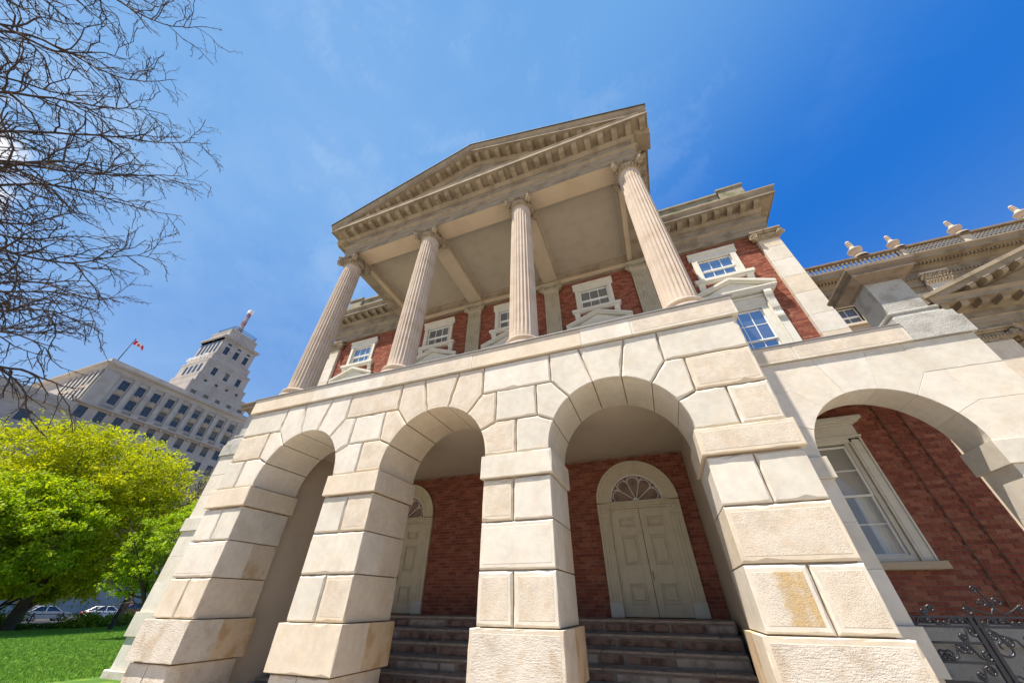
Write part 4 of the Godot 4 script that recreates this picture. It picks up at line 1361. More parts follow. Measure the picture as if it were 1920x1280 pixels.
# ---------------------------------------------------------------- central range of the same building group, to the right
func make_central() -> void:
	var O := Vector3(14.0, 0, -12.0)
	var cb := thing("central_building", "cream stone building with urn-topped balustrade and carved pediment beyond the side arch", "building", O)
	var w := part("front_wall", cb, -O)
	var m := MB.new()
	holed_wall(m, 6.0, 30.0, -0.05, 13.1, -10.0, 0.35, [[9.45, 11.05, 10.25, 12.0]])
	m.box(Vector3(6.0, -0.05, -22.0), Vector3(30.0, 13.1, -10.36))
	obj("ashlar_wall", m, mat.clean2, w)
	var wn := part("window", cb, Vector3(9.85, 11.05, -10.0) - O)
	panes(wn, -0.40, 0.40, 0.0, 0.48, 2, 1, -0.12, mat.glass_dim, mat.white_paint, 21)
	panes(wn, -0.40, 0.40, 0.47, 0.95, 2, 1, -0.09, mat.glass_dim, mat.white_paint, 22)
	var c := MB.new()
	bar(c, -0.55, 0.0, -0.40, 1.0, -0.1, 0.08); bar(c, 0.40, 0.0, 0.55, 1.0, -0.1, 0.08); bar(c, -0.55, 0.95, 0.55, 1.15, -0.1, 0.08); bar(c, -0.62, 1.15, 0.62, 1.28, 0, 0.2)
	bar(c, -0.62, -0.12, 0.62, 0.0, 0, 0.22); bar(c, -0.55, -0.3, 0.55, -0.12, 0, 0.08)
	obj("casing", c, mat.clean2, wn)
	var e := part("entablature", cb, -O)
	var en := MB.new()
	en.sweep([Vector2(0, 12.0), Vector2(0.03, 12.3), Vector2(0.10, 12.30), Vector2(0.10, 12.55), Vector2(0.13, 12.56), Vector2(0.13, 12.70), Vector2(0.18, 12.74), Vector2(0.08, 12.78), Vector2(0.08, 13.05), Vector2(0.16, 13.10), Vector2(0.20, 13.18), Vector2(0.30, 13.22), Vector2(0.30, 13.30), Vector2(0.62, 13.36), Vector2(0.62, 13.48), Vector2(0.72, 13.60), Vector2(0.72, 13.63), Vector2(-0.4, 13.66)], [Vector2(6.0, -10.0), Vector2(30.0, -10.0)])
	obj("cornice", en, mat.entab, e)
	var dn := MB.new()
	var x := 8.0
	while x < 20.0:
		dn.box(Vector3(x, 13.22, -9.85), Vector3(x + 0.07, 13.33, -9.58))
		dn.box(Vector3(x, 12.64, -9.9), Vector3(x + 0.06, 12.72, -9.81))
		x += 0.13
	var dd := obj("dentils", dn, mat.entab, e)
	dd.set_meta("kind", "stuff")
	# parapet: balusters to the left, pierced panels to the right, dark coping above
	var bl := part("balustrade", cb, -O)
	var bs := MB.new()
	bs.lathe([Vector2(0.05, 0.0), Vector2(0.05, 0.03), Vector2(0.03, 0.06), Vector2(0.055, 0.14), Vector2(0.05, 0.2), Vector2(0.025, 0.30), Vector2(0.025, 0.34), Vector2(0.045, 0.36), Vector2(0.045, 0.40)], 10)
	var bm := bs.mesh()
	x = 8.6
	while x < 12.7:
		obj("baluster", bm, mat.white, bl, Vector3(x, 13.68, -9.45))
		x += 0.17
	for seg in [[12.9, 14.75], [15.15, 16.9], [17.3, 19.2], [19.6, 21.4]]:
		var lt := MB.new()
		var y0 := 13.66; var y1 := 14.08
		var q: float = seg[0]
		while q < seg[1]:
			for t in [[q, y0, q + 0.14, y0 + 0.14], [q, y0 + 0.14, q + 0.14, y0 + 0.28], [q, y0 + 0.28, q + 0.14, y1], [q + 0.14, y0, q, y0 + 0.14], [q + 0.14, y0 + 0.14, q, y0 + 0.28], [q + 0.14, y0 + 0.28, q, y1]]:
				lt.tube([Vector3(t[0], t[1], -9.42), Vector3(t[2], t[3], -9.42)], [0.022, 0.022], 5)
			q += 0.14
		obj("pierced_panel", lt, mat.clean, bl)
		var bk := MB.new()
		bk.box(Vector3(seg[0] - 0.2, 13.66, -9.62), Vector3(seg[1] + 0.25, 14.08, -9.60))
		obj("panel_backing", bk, mat.roof, bl)
	var cp := MB.new()
	cp.bevbox(Vector3(8.4, 14.08, -9.6), Vector3(25.0, 14.20, -9.28), 0.02)
	cp.bevbox(Vector3(8.4, 13.63, -9.6), Vector3(25.0, 13.67, -9.3), 0.01)
	obj("coping", cp, mat.cap_stone, bl)
	for ps in [[12.72, 12.9], [14.78, 15.12], [16.93, 17.27], [19.2, 19.6]]:
		var pd := MB.new()
		pd.bevbox(Vector3(ps[0], 13.66, -9.55), Vector3(ps[1], 14.085, -9.36), 0.01)
		obj("pedestal", pd, mat.clean2, bl)
	var um := MB.new()
	um.lathe([Vector2(0.24, 0.0), Vector2(0.24, 0.06), Vector2(0.20, 0.09), Vector2(0.12, 0.15), Vector2(0.07, 0.19), Vector2(0.07, 0.22), Vector2(0.14, 0.26), Vector2(0.20, 0.33), Vector2(0.23, 0.40), Vector2(0.235, 0.44), Vector2(0.20, 0.47), Vector2(0.12, 0.52), Vector2(0.085, 0.60), Vector2(0.07, 0.66), Vector2(0.09, 0.68), Vector2(0.09, 0.71), Vector2(0.06, 0.73), Vector2(0.06, 0.76), Vector2(0.085, 0.78), Vector2(0.085, 0.81), Vector2(0.055, 0.83), Vector2(0.055, 0.86), Vector2(0.075, 0.88), Vector2(0.07, 0.92), Vector2(0.045, 0.96), Vector2(0, 0.98)], 20)
	var umesh := um.mesh()
	for ux in [[11.42, 1.2], [12.80, 0.98], [14.95, 1.0], [17.10, 1.0], [19.4, 1.0]]:
		var u := obj("urn", umesh, mat.column, bl, Vector3(ux[0], 14.17, -9.44))
		u.scale = Vector3.ONE * ux[1]
	# tall pilaster with leafy capital
	for px in [13.25, 19.0]:
		var pl := part("pilaster", cb, Vector3(px, 0, -10.0) - O)
		var sm := MB.new()
		sm.bevbox(Vector3(-0.38, 0, -0.1), Vector3(0.38, 12.25, 0.2), 0.01)
		obj("shaft", sm, mat.clean, pl)
		var lf := MB.new()
		var rng := RandomNumberGenerator.new(); rng.seed = 5
		for row in 3:
			for k in 9:
				var a := Vector3(-0.40 + k * 0.1 + 0.04 * (row % 2), 12.22 + row * 0.15, 0.16)
				lf.tube([a, a + Vector3(0, 0.08, 0.06), a + Vector3(rng.randf_range(-0.03, 0.03), 0.15, 0.12 + 0.03 * row), a + Vector3(rng.randf_range(-0.03, 0.03), 0.10, 0.17 + 0.03 * row)], [0.05, 0.05, 0.04, 0.018], 6)
		lf.bevbox(Vector3(-0.46, 12.72, -0.1), Vector3(0.46, 12.80, 0.36), 0.01)
		obj("capital", lf, mat.clean2, pl)
	# pedimented porch in front of it
	var pp := part("porch_pediment", cb, -O)
	var md := modillion_mesh()
	var l := 9.95; var r := 21.3
	var ar := MB.new()
	ar.sweep([Vector2(-0.4, 8.05), Vector2(0, 8.05), Vector2(0, 8.2), Vector2(0.03, 8.21), Vector2(0.03, 8.35), Vector2(0.08, 8.40), Vector2(0, 8.44), Vector2(0, 8.66), Vector2(0.08, 8.72), Vector2(0.12, 8.84), Vector2(0.52, 8.84), Vector2(0.52, 8.96), Vector2(0.60, 9.06), Vector2(-0.4, 9.08)], [Vector2(l, -10.0), Vector2(l, -6.55), Vector2(r, -6.55), Vector2(r, -10.0)])
	obj("architrave", ar, mat.entab, pp)
	x = l - 0.3
	while x < r + 0.4:
		obj("modillion", md, mat.entab, pp, Vector3(x, 8.84, -6.55))
		x += 0.46
	var xm := (l + r) / 2; var hw := xm - l + 0.62
	var ty := MB.new()
	ty.prism(PackedVector2Array([Vector2(l, 9.0), Vector2(r, 9.0), Vector2(xm, 9.0 + (xm - l) * 0.362)]), -6.54, -9.0)
	obj("tympanum", ty, mat.entab, pp)
	for s in [-1.0, 1.0]:
		var rk := MB.new()
		for q in [[-0.02, 0.10, -6.0], [-0.20, -0.02, -6.06], [-0.34, -0.20, -6.4]]:
			var po := PackedVector2Array([Vector2(xm + s * hw, 9.127 + q[0]), Vector2(xm, 9.127 + hw * 0.362 + q[0]), Vector2(xm, 9.127 + hw * 0.362 + q[1]), Vector2(xm + s * hw, 9.127 + q[1])])
			if s > 0: po.reverse()
			rk.prism(po, q[2], -9.5)
		obj("raking_cornice", rk, mat.entab, pp)
		for k in range(1, 11):
			var xx: float = xm + s * (hw - 0.75 - k * 0.48)
			var o := obj("modillion", md, mat.entab, pp, Vector3(xx, 9.127 + (hw - abs(xx - xm)) * 0.362 - 0.20, -6.5))
			o.rotation.z = -s * atan(0.362)
	var shaft := make_shaft(6.2, 0.36, 0.31)
	var cap := make_capital()
	for cx in [10.35, 11.35, 13.2, 15.6, 18.0, 20.9]:
		var col := part("column", cb, Vector3(cx, 1.0, -7.0 if cx > 10.4 else -7.02) - O)
		if cx < 10.4:
			var sm := MB.new()
			sm.bevbox(Vector3(-0.36, 0, -0.4), Vector3(0.36, 6.6, 0.4), 0.01)
			obj("shaft", sm, mat.clean2, col)
			obj("capital", pilaster_cap(0.36), mat.capital, col, Vector3(0, 6.6, 0.3))
		else:
			obj("shaft", shaft, mat.column, col, Vector3(0, 0.38, 0))
			obj("capital", cap, mat.capital, col, Vector3(0, 6.58, 0))
		var pd := MB.new()
		pd.bevbox(Vector3(-0.5, -1.05, -0.5), Vector3(0.5, 0.4, 0.5), 0.02)
		obj("pedestal", pd, mat.clean, col)
	var fl := MB.new()
	fl.box(Vector3(9.6, 8.3, -9.98), Vector3(21.6, 8.5, -6.9))
	obj("porch_ceiling", fl, mat.soffit, pp)

# ---------------------------------------------------------------- wrought iron gate
func spiral(c: Vector3, r: float, turns: float, a0: float, d: float, n := 22) -> Array:
	var o := []
	for i in n:
		var t := float(i) / (n - 1)
		var a := a0 + d * turns * TAU * t
		var q := lerpf(r, r * 0.16, t)
		o.append(c + Vector3(cos(a) * q, sin(a) * q, 0))
	return o

func scroll(parent: Node3D, c: Vector3, w: float, h: float, fx: float, fy: float) -> void:
	# an S or C scroll: two spirals joined by a sweep
	var m := MB.new()
	var a := spiral(c + Vector3(-w * 0.30 * fx, h * 0.12 * fy, 0), h * 0.30, 1.35, PI / 2 * fy, fx * fy)
	var b := spiral(c + Vector3(w * 0.32 * fx, -h * 0.16 * fy, 0), h * 0.26, 1.3, -PI / 2 * fy, fx * fy)
	a.reverse()
	var mid := [c + Vector3(-w * 0.02 * fx, h * 0.28 * fy, 0), c + Vector3(w * 0.10 * fx, -h * 0.1 * fy, 0), c + Vector3(w * 0.2 * fx, -h * 0.40 * fy, 0)]
	var pts := a + mid + b
	m.tube(pts, same(pts.size(), 0.0145), 6)
	obj("scroll", m, mat.iron, parent)

func make_gate() -> void:
	var O := Vector3(4.2, 0, -2.45)
	var g := thing("iron_gate", "black wrought iron gate with scrollwork standing in the right side arch", "gate", O)
	var n := part("leaf", g, -O)
	var z := -2.45
	for x in [3.13, 3.86, 3.93, 5.31]:
		var m := MB.new()
		m.bevbox(Vector3(x - 0.024, 0.0, z - 0.024), Vector3(x + 0.024, 1.436, z + 0.024), 0.004)
		obj("post", m, mat.iron, n)
	for y in [1.42, 1.315, 1.14, 0.94, 0.74, 0.45, 0.12]:
		var m := MB.new()
		m.bevbox(Vector3(3.13, y - 0.014, z - 0.014), Vector3(3.86 if y < 1.3 and y > 0.5 else 5.31, y + 0.014, z + 0.014), 0.003)
		obj("rail", m, mat.iron, n)
	for k in 4: scroll(n, Vector3(3.27 + k * 0.18, 1.367, z), 0.17, 0.10, 1.0 if k % 2 else -1.0, 1.0)
	for k in 7: scroll(n, Vector3(4.05 + k * 0.19, 1.367, z), 0.18, 0.10, 1.0 if k % 2 else -1.0, 1.0)
	for k in 3: scroll(n, Vector3(3.27 + k * 0.23, 1.04, z), 0.24, 0.19, 1.0 if k % 2 else -1.0, -1.0)
	for k in 3: scroll(n, Vector3(3.27 + k * 0.23, 0.60, z), 0.24, 0.24, 1.0 if k % 2 else -1.0, 1.0)
	for k in 2: scroll(n, Vector3(3.74 - k * 0.05, 1.23 - k * 0.39, z), 0.2, 0.17, -1.0, 1.0)
	# the large scrolls of the right leaf
	for q in [[4.22, 1.05, 0.62, 0.46, 1, 1], [4.62, 0.95, 0.62, 0.5, -1, 1], [5.02, 1.05, 0.6, 0.46, 1, 1], [4.30, 0.62, 0.5, 0.4, -1, -1], [4.80, 0.58, 0.5, 0.4, 1, -1], [5.1, 0.6, 0.4, 0.36, -1, -1], [4.05, 1.2, 0.2, 0.2, 1, 1], [4.42, 1.22, 0.26, 0.17, -1, 1], [4.82, 1.22, 0.26, 0.17, 1, 1], [5.18, 1.22, 0.22, 0.17, -1, 1], [4.06, 0.8, 0.22, 0.26, 1, -1]]:
		scroll(n, Vector3(q[0], q[1], z), q[2], q[3], q[4], q[5])
	# overthrow crowning the gate, small scrolls on the left panel
	for s in [-1.0, 1.0]:
		var m := MB.new()
		var c := Vector3(4.19, 1.43, z)
		var a := spiral(c + Vector3(s * 0.30, 0.065, 0), 0.06, 1.4, PI / 2, s)
		a.reverse()
		m.tube(a + [c + Vector3(s * 0.16, 0.05, 0), c + Vector3(s * 0.06, 0.02, 0), c + Vector3(0, 0.10, 0)], same(a.size() + 3, 0.013), 6)
		var b := spiral(c + Vector3(s * 0.085, 0.16, 0), 0.052, 1.4, PI, -s if s > 0 else 1.0)
		m.tube([c + Vector3(0, 0.06, 0), c + Vector3(s * 0.02, 0.13, 0)] + b, same(b.size() + 2, 0.012), 6)
		obj("crest_scroll", m, mat.iron, n)
	var t := MB.new()
	var tp := spiral(Vector3(4.11, 1.73, z), 0.05, 1.4, 0.0, 1.0)
	tp.reverse()
	t.tube([Vector3(4.19, 1.50, z), Vector3(4.20, 1.58, z), Vector3(4.17, 1.66, z)] + tp.slice(0, 0) + spiral(Vector3(4.11, 1.73, z), 0.05, 1.4, -0.6, 1.0), same(25, 0.012), 6)
	obj("crest_scroll", t, mat.iron, n)
	scroll(n, Vector3(3.45, 1.50, z), 0.16, 0.13, -1.0, 1.0)
	scroll(n, Vector3(4.75, 1.50, z), 0.3, 0.13, 1.0, 1.0)

# ---------------------------------------------------------------- ground
func gy(x: float) -> float:
	return -0.5 * clampf((-x - 14.0) / 66.0, 0.0, 1.0)

func ground_sheet(x0: float, x1: float, z0: float, z1: float, dy: float, step: float) -> MB:
	var m := MB.new()
	var x := x0
	while x < x1 - 0.001:
		var xn: float = min(x + step, x1)
		m.quad(Vector3(x, gy(x) + dy, z1), Vector3(xn, gy(xn) + dy, z1), Vector3(xn, gy(xn) + dy, z0), Vector3(x, gy(x) + dy, z0))
		x = xn
	return m

func make_ground() -> void:
	var g := ground_sheet(-600, 400, -600, 400, -0.03, 12.0)
	structure("ground", g, mat.paving, "pale ground round the buildings")
	var gt := grass_tex()
	var gm := tri_mat(gt, 0.22, 0.95, 0)
	var lawn := ground_sheet(-50.0, -10.4, -40.0, 1.2, 0.0, 4.0)
	structure("lawn", lawn, gm, "mown green lawn beside the portico")
	var rd := ground_sheet(-112.0, -62.0, -220, 160, 0.0, 10.0)
	structure("street", rd, mat.asphalt, "asphalt street beyond the lawn")
	var kb := MB.new()
	kb.bevbox(Vector3(-62.0, -0.5, -220), Vector3(-61.6, -0.24, 160), 0.02)
	structure("kerb", kb, mat.grey_stone, "stone kerb along the street")
	# short grass blades over the part of the lawn in view
	var tuft := MB.new()
	var rng := RandomNumberGenerator.new()
	rng.seed = 3
	for k in 7:
		var a := rng.randf() * TAU; var p := Vector3(rng.randf_range(-0.05, 0.05), 0, rng.randf_range(-0.05, 0.05))
		var d := Vector3(cos(a), 0, sin(a)); var l := Vector3(rng.randf_range(-0.02, 0.02), rng.randf_range(0.03, 0.055), rng.randf_range(-0.02, 0.02))
		tuft.tri(p - d * 0.005, p + d * 0.005, p + l)
	var mm := MultiMesh.new()
	mm.transform_format = MultiMesh.TRANSFORM_3D
	mm.use_colors = true
	mm.mesh = tuft.mesh()
	var pts := []
	for i in 110000:
		var t := rng.randf()
		var x := -10.5 - 36.5 * t * t
		var z := rng.randf_range(-20.0, 1.15)
		if x > -14.3 and z < -0.8: continue
		if z > 1.1: continue
		pts.append(Vector3(x, gy(x), z))
	mm.instance_count = pts.size()
	for i in pts.size():
		mm.set_instance_transform(i, Transform3D(Basis(Vector3.UP, rng.randf() * TAU).scaled(Vector3.ONE * rng.randf_range(0.8, 1.5)), pts[i]))
		var v := rng.randf_range(0.6, 1.25)
		mm.set_instance_color(i, Color(0.18 * v, 0.35 * v, 0.032 * v))
	var gi := MultiMeshInstance3D.new()
	gi.multimesh = mm
	var bm := flat_mat(Color(1, 1, 1), 0.8)
	bm.vertex_color_use_as_albedo = true
	gi.material_override = bm
	put(self, gi, "grass")
	tag(gi, "short green grass blades of the mown lawn", "grass", "", "stuff")

func grass_tex() -> Array:
	var size := 512
	var a := noise(401, 0.012, FastNoiseLite.TYPE_SIMPLEX_SMOOTH, 5, size)
	var b := noise(402, 0.16, FastNoiseLite.TYPE_SIMPLEX, 3, size)
	var px := PackedByteArray(); px.resize(size * size * 3)
	for i in size * size:
		var k := 0.55 + 0.5 * a[i] / 255.0 + 0.5 * (b[i] / 255.0 - 0.5)
		var y := sstep(0.55, 0.85, a[i] / 255.0)
		px[i * 3] = int(255.0 * pow(clampf((0.075 + 0.06 * y) * k, 0, 1), 1 / 2.2))
		px[i * 3 + 1] = int(255.0 * pow(clampf((0.175 + 0.04 * y) * k, 0, 1), 1 / 2.2))
		px[i * 3 + 2] = int(255.0 * pow(clampf(0.018 * k, 0, 1), 1 / 2.2))
	return [tex_rgb(px, size), tex_l(b, size)]

# ---------------------------------------------------------------- office tower across the street (its east front faces +x)
const TX := -120.0
func tz(m: MB) -> void:   # facade coordinates: u runs north (-z), v up, w out towards +x
	m.xf = Transform3D(Basis(Vector3(0, 0, -1), Vector3(0, 1, 0), Vector3(1, 0, 0)), Vector3(TX, 0, 0))
func tbox(m: MB, u0: float, u1: float, v0: float, v1: float, w0: float, w1: float) -> void:
	m.box(Vector3(u0, v0, w0), Vector3(u1, v1, w1))

func far_window(parent: Node3D, u: float, v: float, w: float, h: float, d: float, out := 0.0) -> void:
	var n := part("window", parent, Vector3.ZERO)
	var fr := MB.new(); tz(fr)
	var b := 0.07
	for q in [[u, u + b, v, v + h], [u + w - b, u + w, v, v + h], [u + b, u + w - b, v, v + b], [u + b, u + w - b, v + h - b, v + h], [u + b, u + w - b, v + h * 0.5 - 0.04, v + h * 0.5 + 0.04], [u + w / 2 - 0.04, u + w / 2 + 0.04, v + b, v + h - b]]:
		tbox(fr, q[0], q[1], q[2], q[3], out - d, out - d + 0.1)
	obj("frame", fr, mat.far_frame, n)
	var gl := MB.new(); tz(gl)
	tbox(gl, u + 0.02, u + w - 0.02, v + 0.02, v + h - 0.02, out - d - 0.05, out - d + 0.03)
	obj("pane", gl, mat.glass_far, n)
	var hsh := int(abs(u * 13.7 + v * 7.3)) % 7
	if hsh < 2:   # a blind drawn part of the way down
		var bl := MB.new(); tz(bl)
		tbox(bl, u + b, u + w - b, v + h * [0.35, 0.6, 0.75][hsh], v + h - b, out - d + 0.031, out - d + 0.04)
		obj("blind", bl, mat.far_blind, n)

func make_tower() -> void:
	mat.far_blind = flat_mat(lin(0.16, 0.16, 0.15), 0.9)
	mat.far_frame = flat_mat(lin(0.10, 0.10, 0.11), 0.6)
	var O := Vector3(-125, 0, -40)
	var t := thing("office_tower", "tall grey stone office tower with stepped top and beacon behind the maple", "building", O)
	var w := part("main_wall", t, -O)
	var cols := []
	for k in 9: cols.append(30.05 + 3.55 * k)
	# east front of the main block: three rows that show above the maple, more below
	var m := MB.new(); tz(m)
	var holes := []
	var rows := [[44.1, 46.4], [40.2, 42.5], [35.35, 37.8], [31.0, 33.4], [26.5, 29.0], [22.0, 24.5], [17.5, 20.0], [12.5, 15.5]]
	for r in rows.size():
		for k in range(-1 if r > 1 else 0, 9):
			var u: float = 30.05 + 3.55 * k + (0.0 if r < 2 else 0.0)
			holes.append([u - 0.1, rows[r][0] - 0.1, u + 1.6, rows[r][1] + 0.1])
	holed_wall(m, 25.7, 63.0, -0.6, 47.6, 0.0, 0.5, holes)
	m.xf = Transform3D.IDENTITY
	m.box(Vector3(TX - 45, -0.6, -63.0), Vector3(TX - 0.55, 49.8, -25.72))
	obj("stone_wall", m, mat.far_stone, w)
	for h in holes: far_window(w, h[0], h[1], 1.7, h[3] - h[1], 0.35)
	# pilasters between the two upper rows, panels, balcony, cornices
	for k in range(-1, 9):
		var p := MB.new(); tz(p)
		var u: float = 30.05 + 3.55 * k + 2.1
		if k == -1:
			tbox(p, 25.72, 28.9, 38.6, 47.4, 0.0, 0.25)
		else:
			tbox(p, u - 0.15, u + 0.85, 38.6, 47.2, 0.0, 0.35)
			tbox(p, u - 0.25, u + 0.95, 46.7, 47.4, 0.0, 0.45)
		obj("pilaster", p, mat.far_trim, w)
		if k >= 0:
			var q := MB.new(); tz(q)
			tbox(q, u - 2.1, u - 0.6, 42.7, 43.9, 0.0, 0.2); tbox(q, u - 1.8, u - 0.9, 42.85, 43.6, 0.2, 0.4); tbox(q, u - 1.5, u - 1.2, 43.4, 44.0, 0.2, 0.45)
			obj("carved_panel", q, mat.far_ornament, w)
			var b := MB.new(); tz(b)
			tbox(b, u - 2.3, u - 0.4, 39.35, 39.5, 0.6, 1.0); tbox(b, u - 2.3, u - 0.4, 38.55, 38.65, 0.6, 1.0)
			for i in 8: tbox(b, u - 2.2 + i * 0.23, u - 2.1 + i * 0.23, 38.65, 39.35, 0.7, 0.9)
			obj("balustrade", b, mat.far_trim, w)
			var bb := MB.new(); tz(bb)
			tbox(bb, u - 0.4, u + 1.25, 38.55, 39.5, 0.55, 1.0)
			obj("balcony_block", bb, mat.far_trim, w)
			var br := MB.new(); tz(br)
			tbox(br, u - 0.1, u + 0.35, 37.6, 38.3, 0.0, 0.7)
			obj("bracket", br, mat.far_trim, w)
	var c := MB.new()
	c.sweep([Vector2(0, 37.95), Vector2(0.2, 38.0), Vector2(0.3, 38.2), Vector2(1.0, 38.3), Vector2(1.05, 38.55), Vector2(0, 38.6)], [Vector2(TX - 45, -25.72), Vector2(TX, -25.72), Vector2(TX, -63.0)].map(func(v): return v), false)
	obj("balcony_slab", c, mat.far_trim, w)
	var cc := MB.new()
	cc.sweep([Vector2(0, 47.4), Vector2(0.25, 47.5), Vector2(0.25, 48.2), Vector2(0.4, 48.5), Vector2(1.1, 48.75), Vector2(1.15, 49.1), Vector2(0.35, 49.2), Vector2(0.35, 50.3), Vector2(-2, 50.35)], [Vector2(TX - 45, -25.72), Vector2(TX, -25.72), Vector2(TX, -63.0)])
	obj("cornice", cc, mat.far_trim, w)
	# south front: tall colonnade bays lit by the sun
	var sw := part("south_front", t, -O)
	for k in 7:
		var p := MB.new()
		var x: float = TX - 0.9 - k * 2.35
		p.box(Vector3(x - 0.5, 38.6, -25.72), Vector3(x + 0.5, 47.4, -25.48))
		obj("pilaster", p, mat.far_trim, sw)
		if k < 6:
			for r in [[39.0, 42.3], [43.6, 46.6]]:
				var g := MB.new()
				g.box(Vector3(x - 1.75, r[0], -25.71), Vector3(x - 0.6, r[1], -25.62))
				obj("window", g, mat.glass_far, sw)
			var pn := MB.new()
			pn.box(Vector3(x - 1.75, 42.5, -25.71), Vector3(x - 0.6, 43.4, -25.55))
			obj("carved_panel", pn, mat.far_ornament, sw)
	# lower wing to the south
	var lw := part("south_wing", t, -O)
	var lm := MB.new(); tz(lm)
	var lh := []
	for k in 9:
		for r in [[31.3, 33.7], [26.3, 29.0], [21.5, 24.2], [16.5, 19.3]]:
			lh.append([19.0 - 5.2 * k + 0.3, r[0], 19.0 - 5.2 * k + 2.1, r[1]])
	holed_wall(lm, -40.0, 25.7, -0.6, 35.6, 0.4, 0.5, lh)
	lm.xf = Transform3D.IDENTITY
	lm.box(Vector3(TX - 40, -0.6, -25.7), Vector3(TX - 0.2, 37.0, 40.0))
	obj("stone_wall", lm, mat.far_stone, lw)
	for h in lh: far_window(lw, h[0], h[1], 1.8, h[3] - h[1], 0.35, 0.4)
	var lc := MB.new()
	lc.sweep([Vector2(0.4, 34.2), Vector2(0.55, 34.3), Vector2(0.55, 34.9), Vector2(0.7, 35.1), Vector2(0.75, 35.6), Vector2(1.2, 35.8), Vector2(1.25, 36.3), Vector2(0.7, 36.4), Vector2(0.7, 37.0), Vector2(0.85, 37.2), Vector2(0.85, 38.0), Vector2(-2, 38.1)], [Vector2(TX - 40, 40.0), Vector2(TX, 40.0), Vector2(TX, -25.7)])
	obj("cornice", lc, mat.far_trim, lw)
	# stepped tower
	var tw := part("tower", t, -O)
	tier(tw, 42.5, 60.5, -14.0, 49.0, 54.2, 0.2, [[43.8, 49.2, 1.45, 2.2, 5, 3.6]], 0.05)
	tier(tw, 43.2, 58.0, -13.4, 54.2, 57.3, -0.05, [[45.4, 55.0, 0.9, 0.75, 4, 3.3]], 0.06)
	tier(tw, 43.5, 57.2, -13.0, 57.3, 62.4, -0.3, [[46.0, 57.9, 1.35, 2.6, 3, 3.9]], 0.08)
	tier(tw, 43.9, 56.2, -12.6, 62.4, 65.0, -0.6, [], 0.06)
	tier(tw, 44.3, 55.4, -12.2, 65.0, 71.3, -0.9, [[46.0, 66.0, 1.4, 2.8, 3, 3.3]], 0.0)
	for k in 3:   # round heads over the belfry windows
		var a := MB.new(); tz(a)
		var po := PackedVector2Array()
		for i in 13: po.append(Vector2(46.0 + 3.3 * k + 0.7 + 0.68 * cos(PI * i / 12), 69.5 + 0.68 * sin(PI * i / 12)))
		a.prism(po, -0.86, -1.1)
		obj("lunette", a, mat.glass_far, tw)
	tier(tw, 43.9, 55.8, -12.4, 71.3, 72.2, -0.5, [], 0.25)
	tier(tw, 44.9, 54.2, -11.4, 72.2, 75.6, -1.4, [], 0.1)
	tier(tw, 45.6, 53.4, -11.0, 75.6, 76.4, -2.0, [], 0.0)
	for k in 5:
		for r in [[66.0, 70.6]]:
			var g := MB.new()
			g.box(Vector3(TX - 3.0 - k * 2.0, r[0], -44.3), Vector3(TX - 2.0 - k * 2.0, r[1], -44.24))
			obj("window", g, mat.glass_far, tw)
	for k in 4:
		var g := MB.new()
		g.box(Vector3(TX - 3.0 - k * 2.3, 58.0, -43.5), Vector3(TX - 1.8 - k * 2.3, 60.8, -43.44))
		obj("window", g, mat.glass_far, tw)
	var rl := MB.new()
	for e in [[Vector3(TX - 2.4, 0, -45.8), Vector3(TX - 2.4, 0, -53.6)], [Vector3(TX - 2.4, 0, -45.8), Vector3(TX - 10.8, 0, -45.8)], [Vector3(TX - 10.8, 0, -45.8), Vector3(TX - 10.8, 0, -53.6)], [Vector3(TX - 2.4, 0, -53.6), Vector3(TX - 10.8, 0, -53.6)]]:
		for y in [76.5, 77.2, 77.9]: rl.tube([e[0] + Vector3.UP * y, e[1] + Vector3.UP * y], [0.07, 0.07], 4)
		for i in 13: rl.tube([e[0].lerp(e[1], i / 12.0) + Vector3.UP * 75.6, e[0].lerp(e[1], i / 12.0) + Vector3.UP * 77.9], [0.06, 0.06], 4)
	obj("roof_railing", rl, mat.green_metal, tw)
	var lm2 := MB.new()
	lm2.box(Vector3(TX - 10.2, 75.6, -53.0), Vector3(TX - 3.2, 76.9, -46.4))
	obj("roof_house", lm2, mat.green_metal, tw)
	# weather beacon: lattice mast with a white lamp box
	var bc := part("beacon", t, -O)
	var B := Vector3(TX - 6.2, 0, -49.0)
	var ms := MB.new()
	var red := MB.new()
	for k in 12:
		var y0 := 76.0 + k * 0.95; var y1 := y0 + 0.95
		var r0 := lerpf(1.0, 0.5, k / 12.0); var r1 := lerpf(1.0, 0.5, (k + 1) / 12.0)
		var q := ms if k % 4 < 2 else red
		for i in 4:
			var a := PI / 4 + i * PI / 2; var b := a + PI / 2
			var A := B + Vector3(cos(a) * r0, y0, sin(a) * r0); var A2 := B + Vector3(cos(a) * r1, y1, sin(a) * r1)
			var C := B + Vector3(cos(b) * r0, y0, sin(b) * r0); var C2 := B + Vector3(cos(b) * r1, y1, sin(b) * r1)
			q.tube([A, A2], [0.09, 0.09], 4); q.tube([A, C2], [0.06, 0.06], 4); q.tube([C, A2], [0.06, 0.06], 4); q.tube([A, C], [0.06, 0.06], 4)
	obj("mast", ms, flat_mat(lin(0.42, 0.36, 0.34), 0.7), bc)
	obj("mast_band", red, flat_mat(lin(0.34, 0.12, 0.09), 0.7), bc)
	var lb := MB.new()
	lb.bevbox(B + Vector3(-0.75, 87.3, -0.75), B + Vector3(0.75, 88.8, 0.75), 0.1)
	obj("lamp_box", lb, mat.white_paint, bc)
	# roof sign letters on the south side
	var sg := part("roof_sign", t, -O)
	var tm := TextMesh.new()
	tm.text = "canada life"
	tm.font = SystemFont.new()
	tm.font.font_names = PackedStringArray(["Droid Sans"])
	tm.font_size = 64
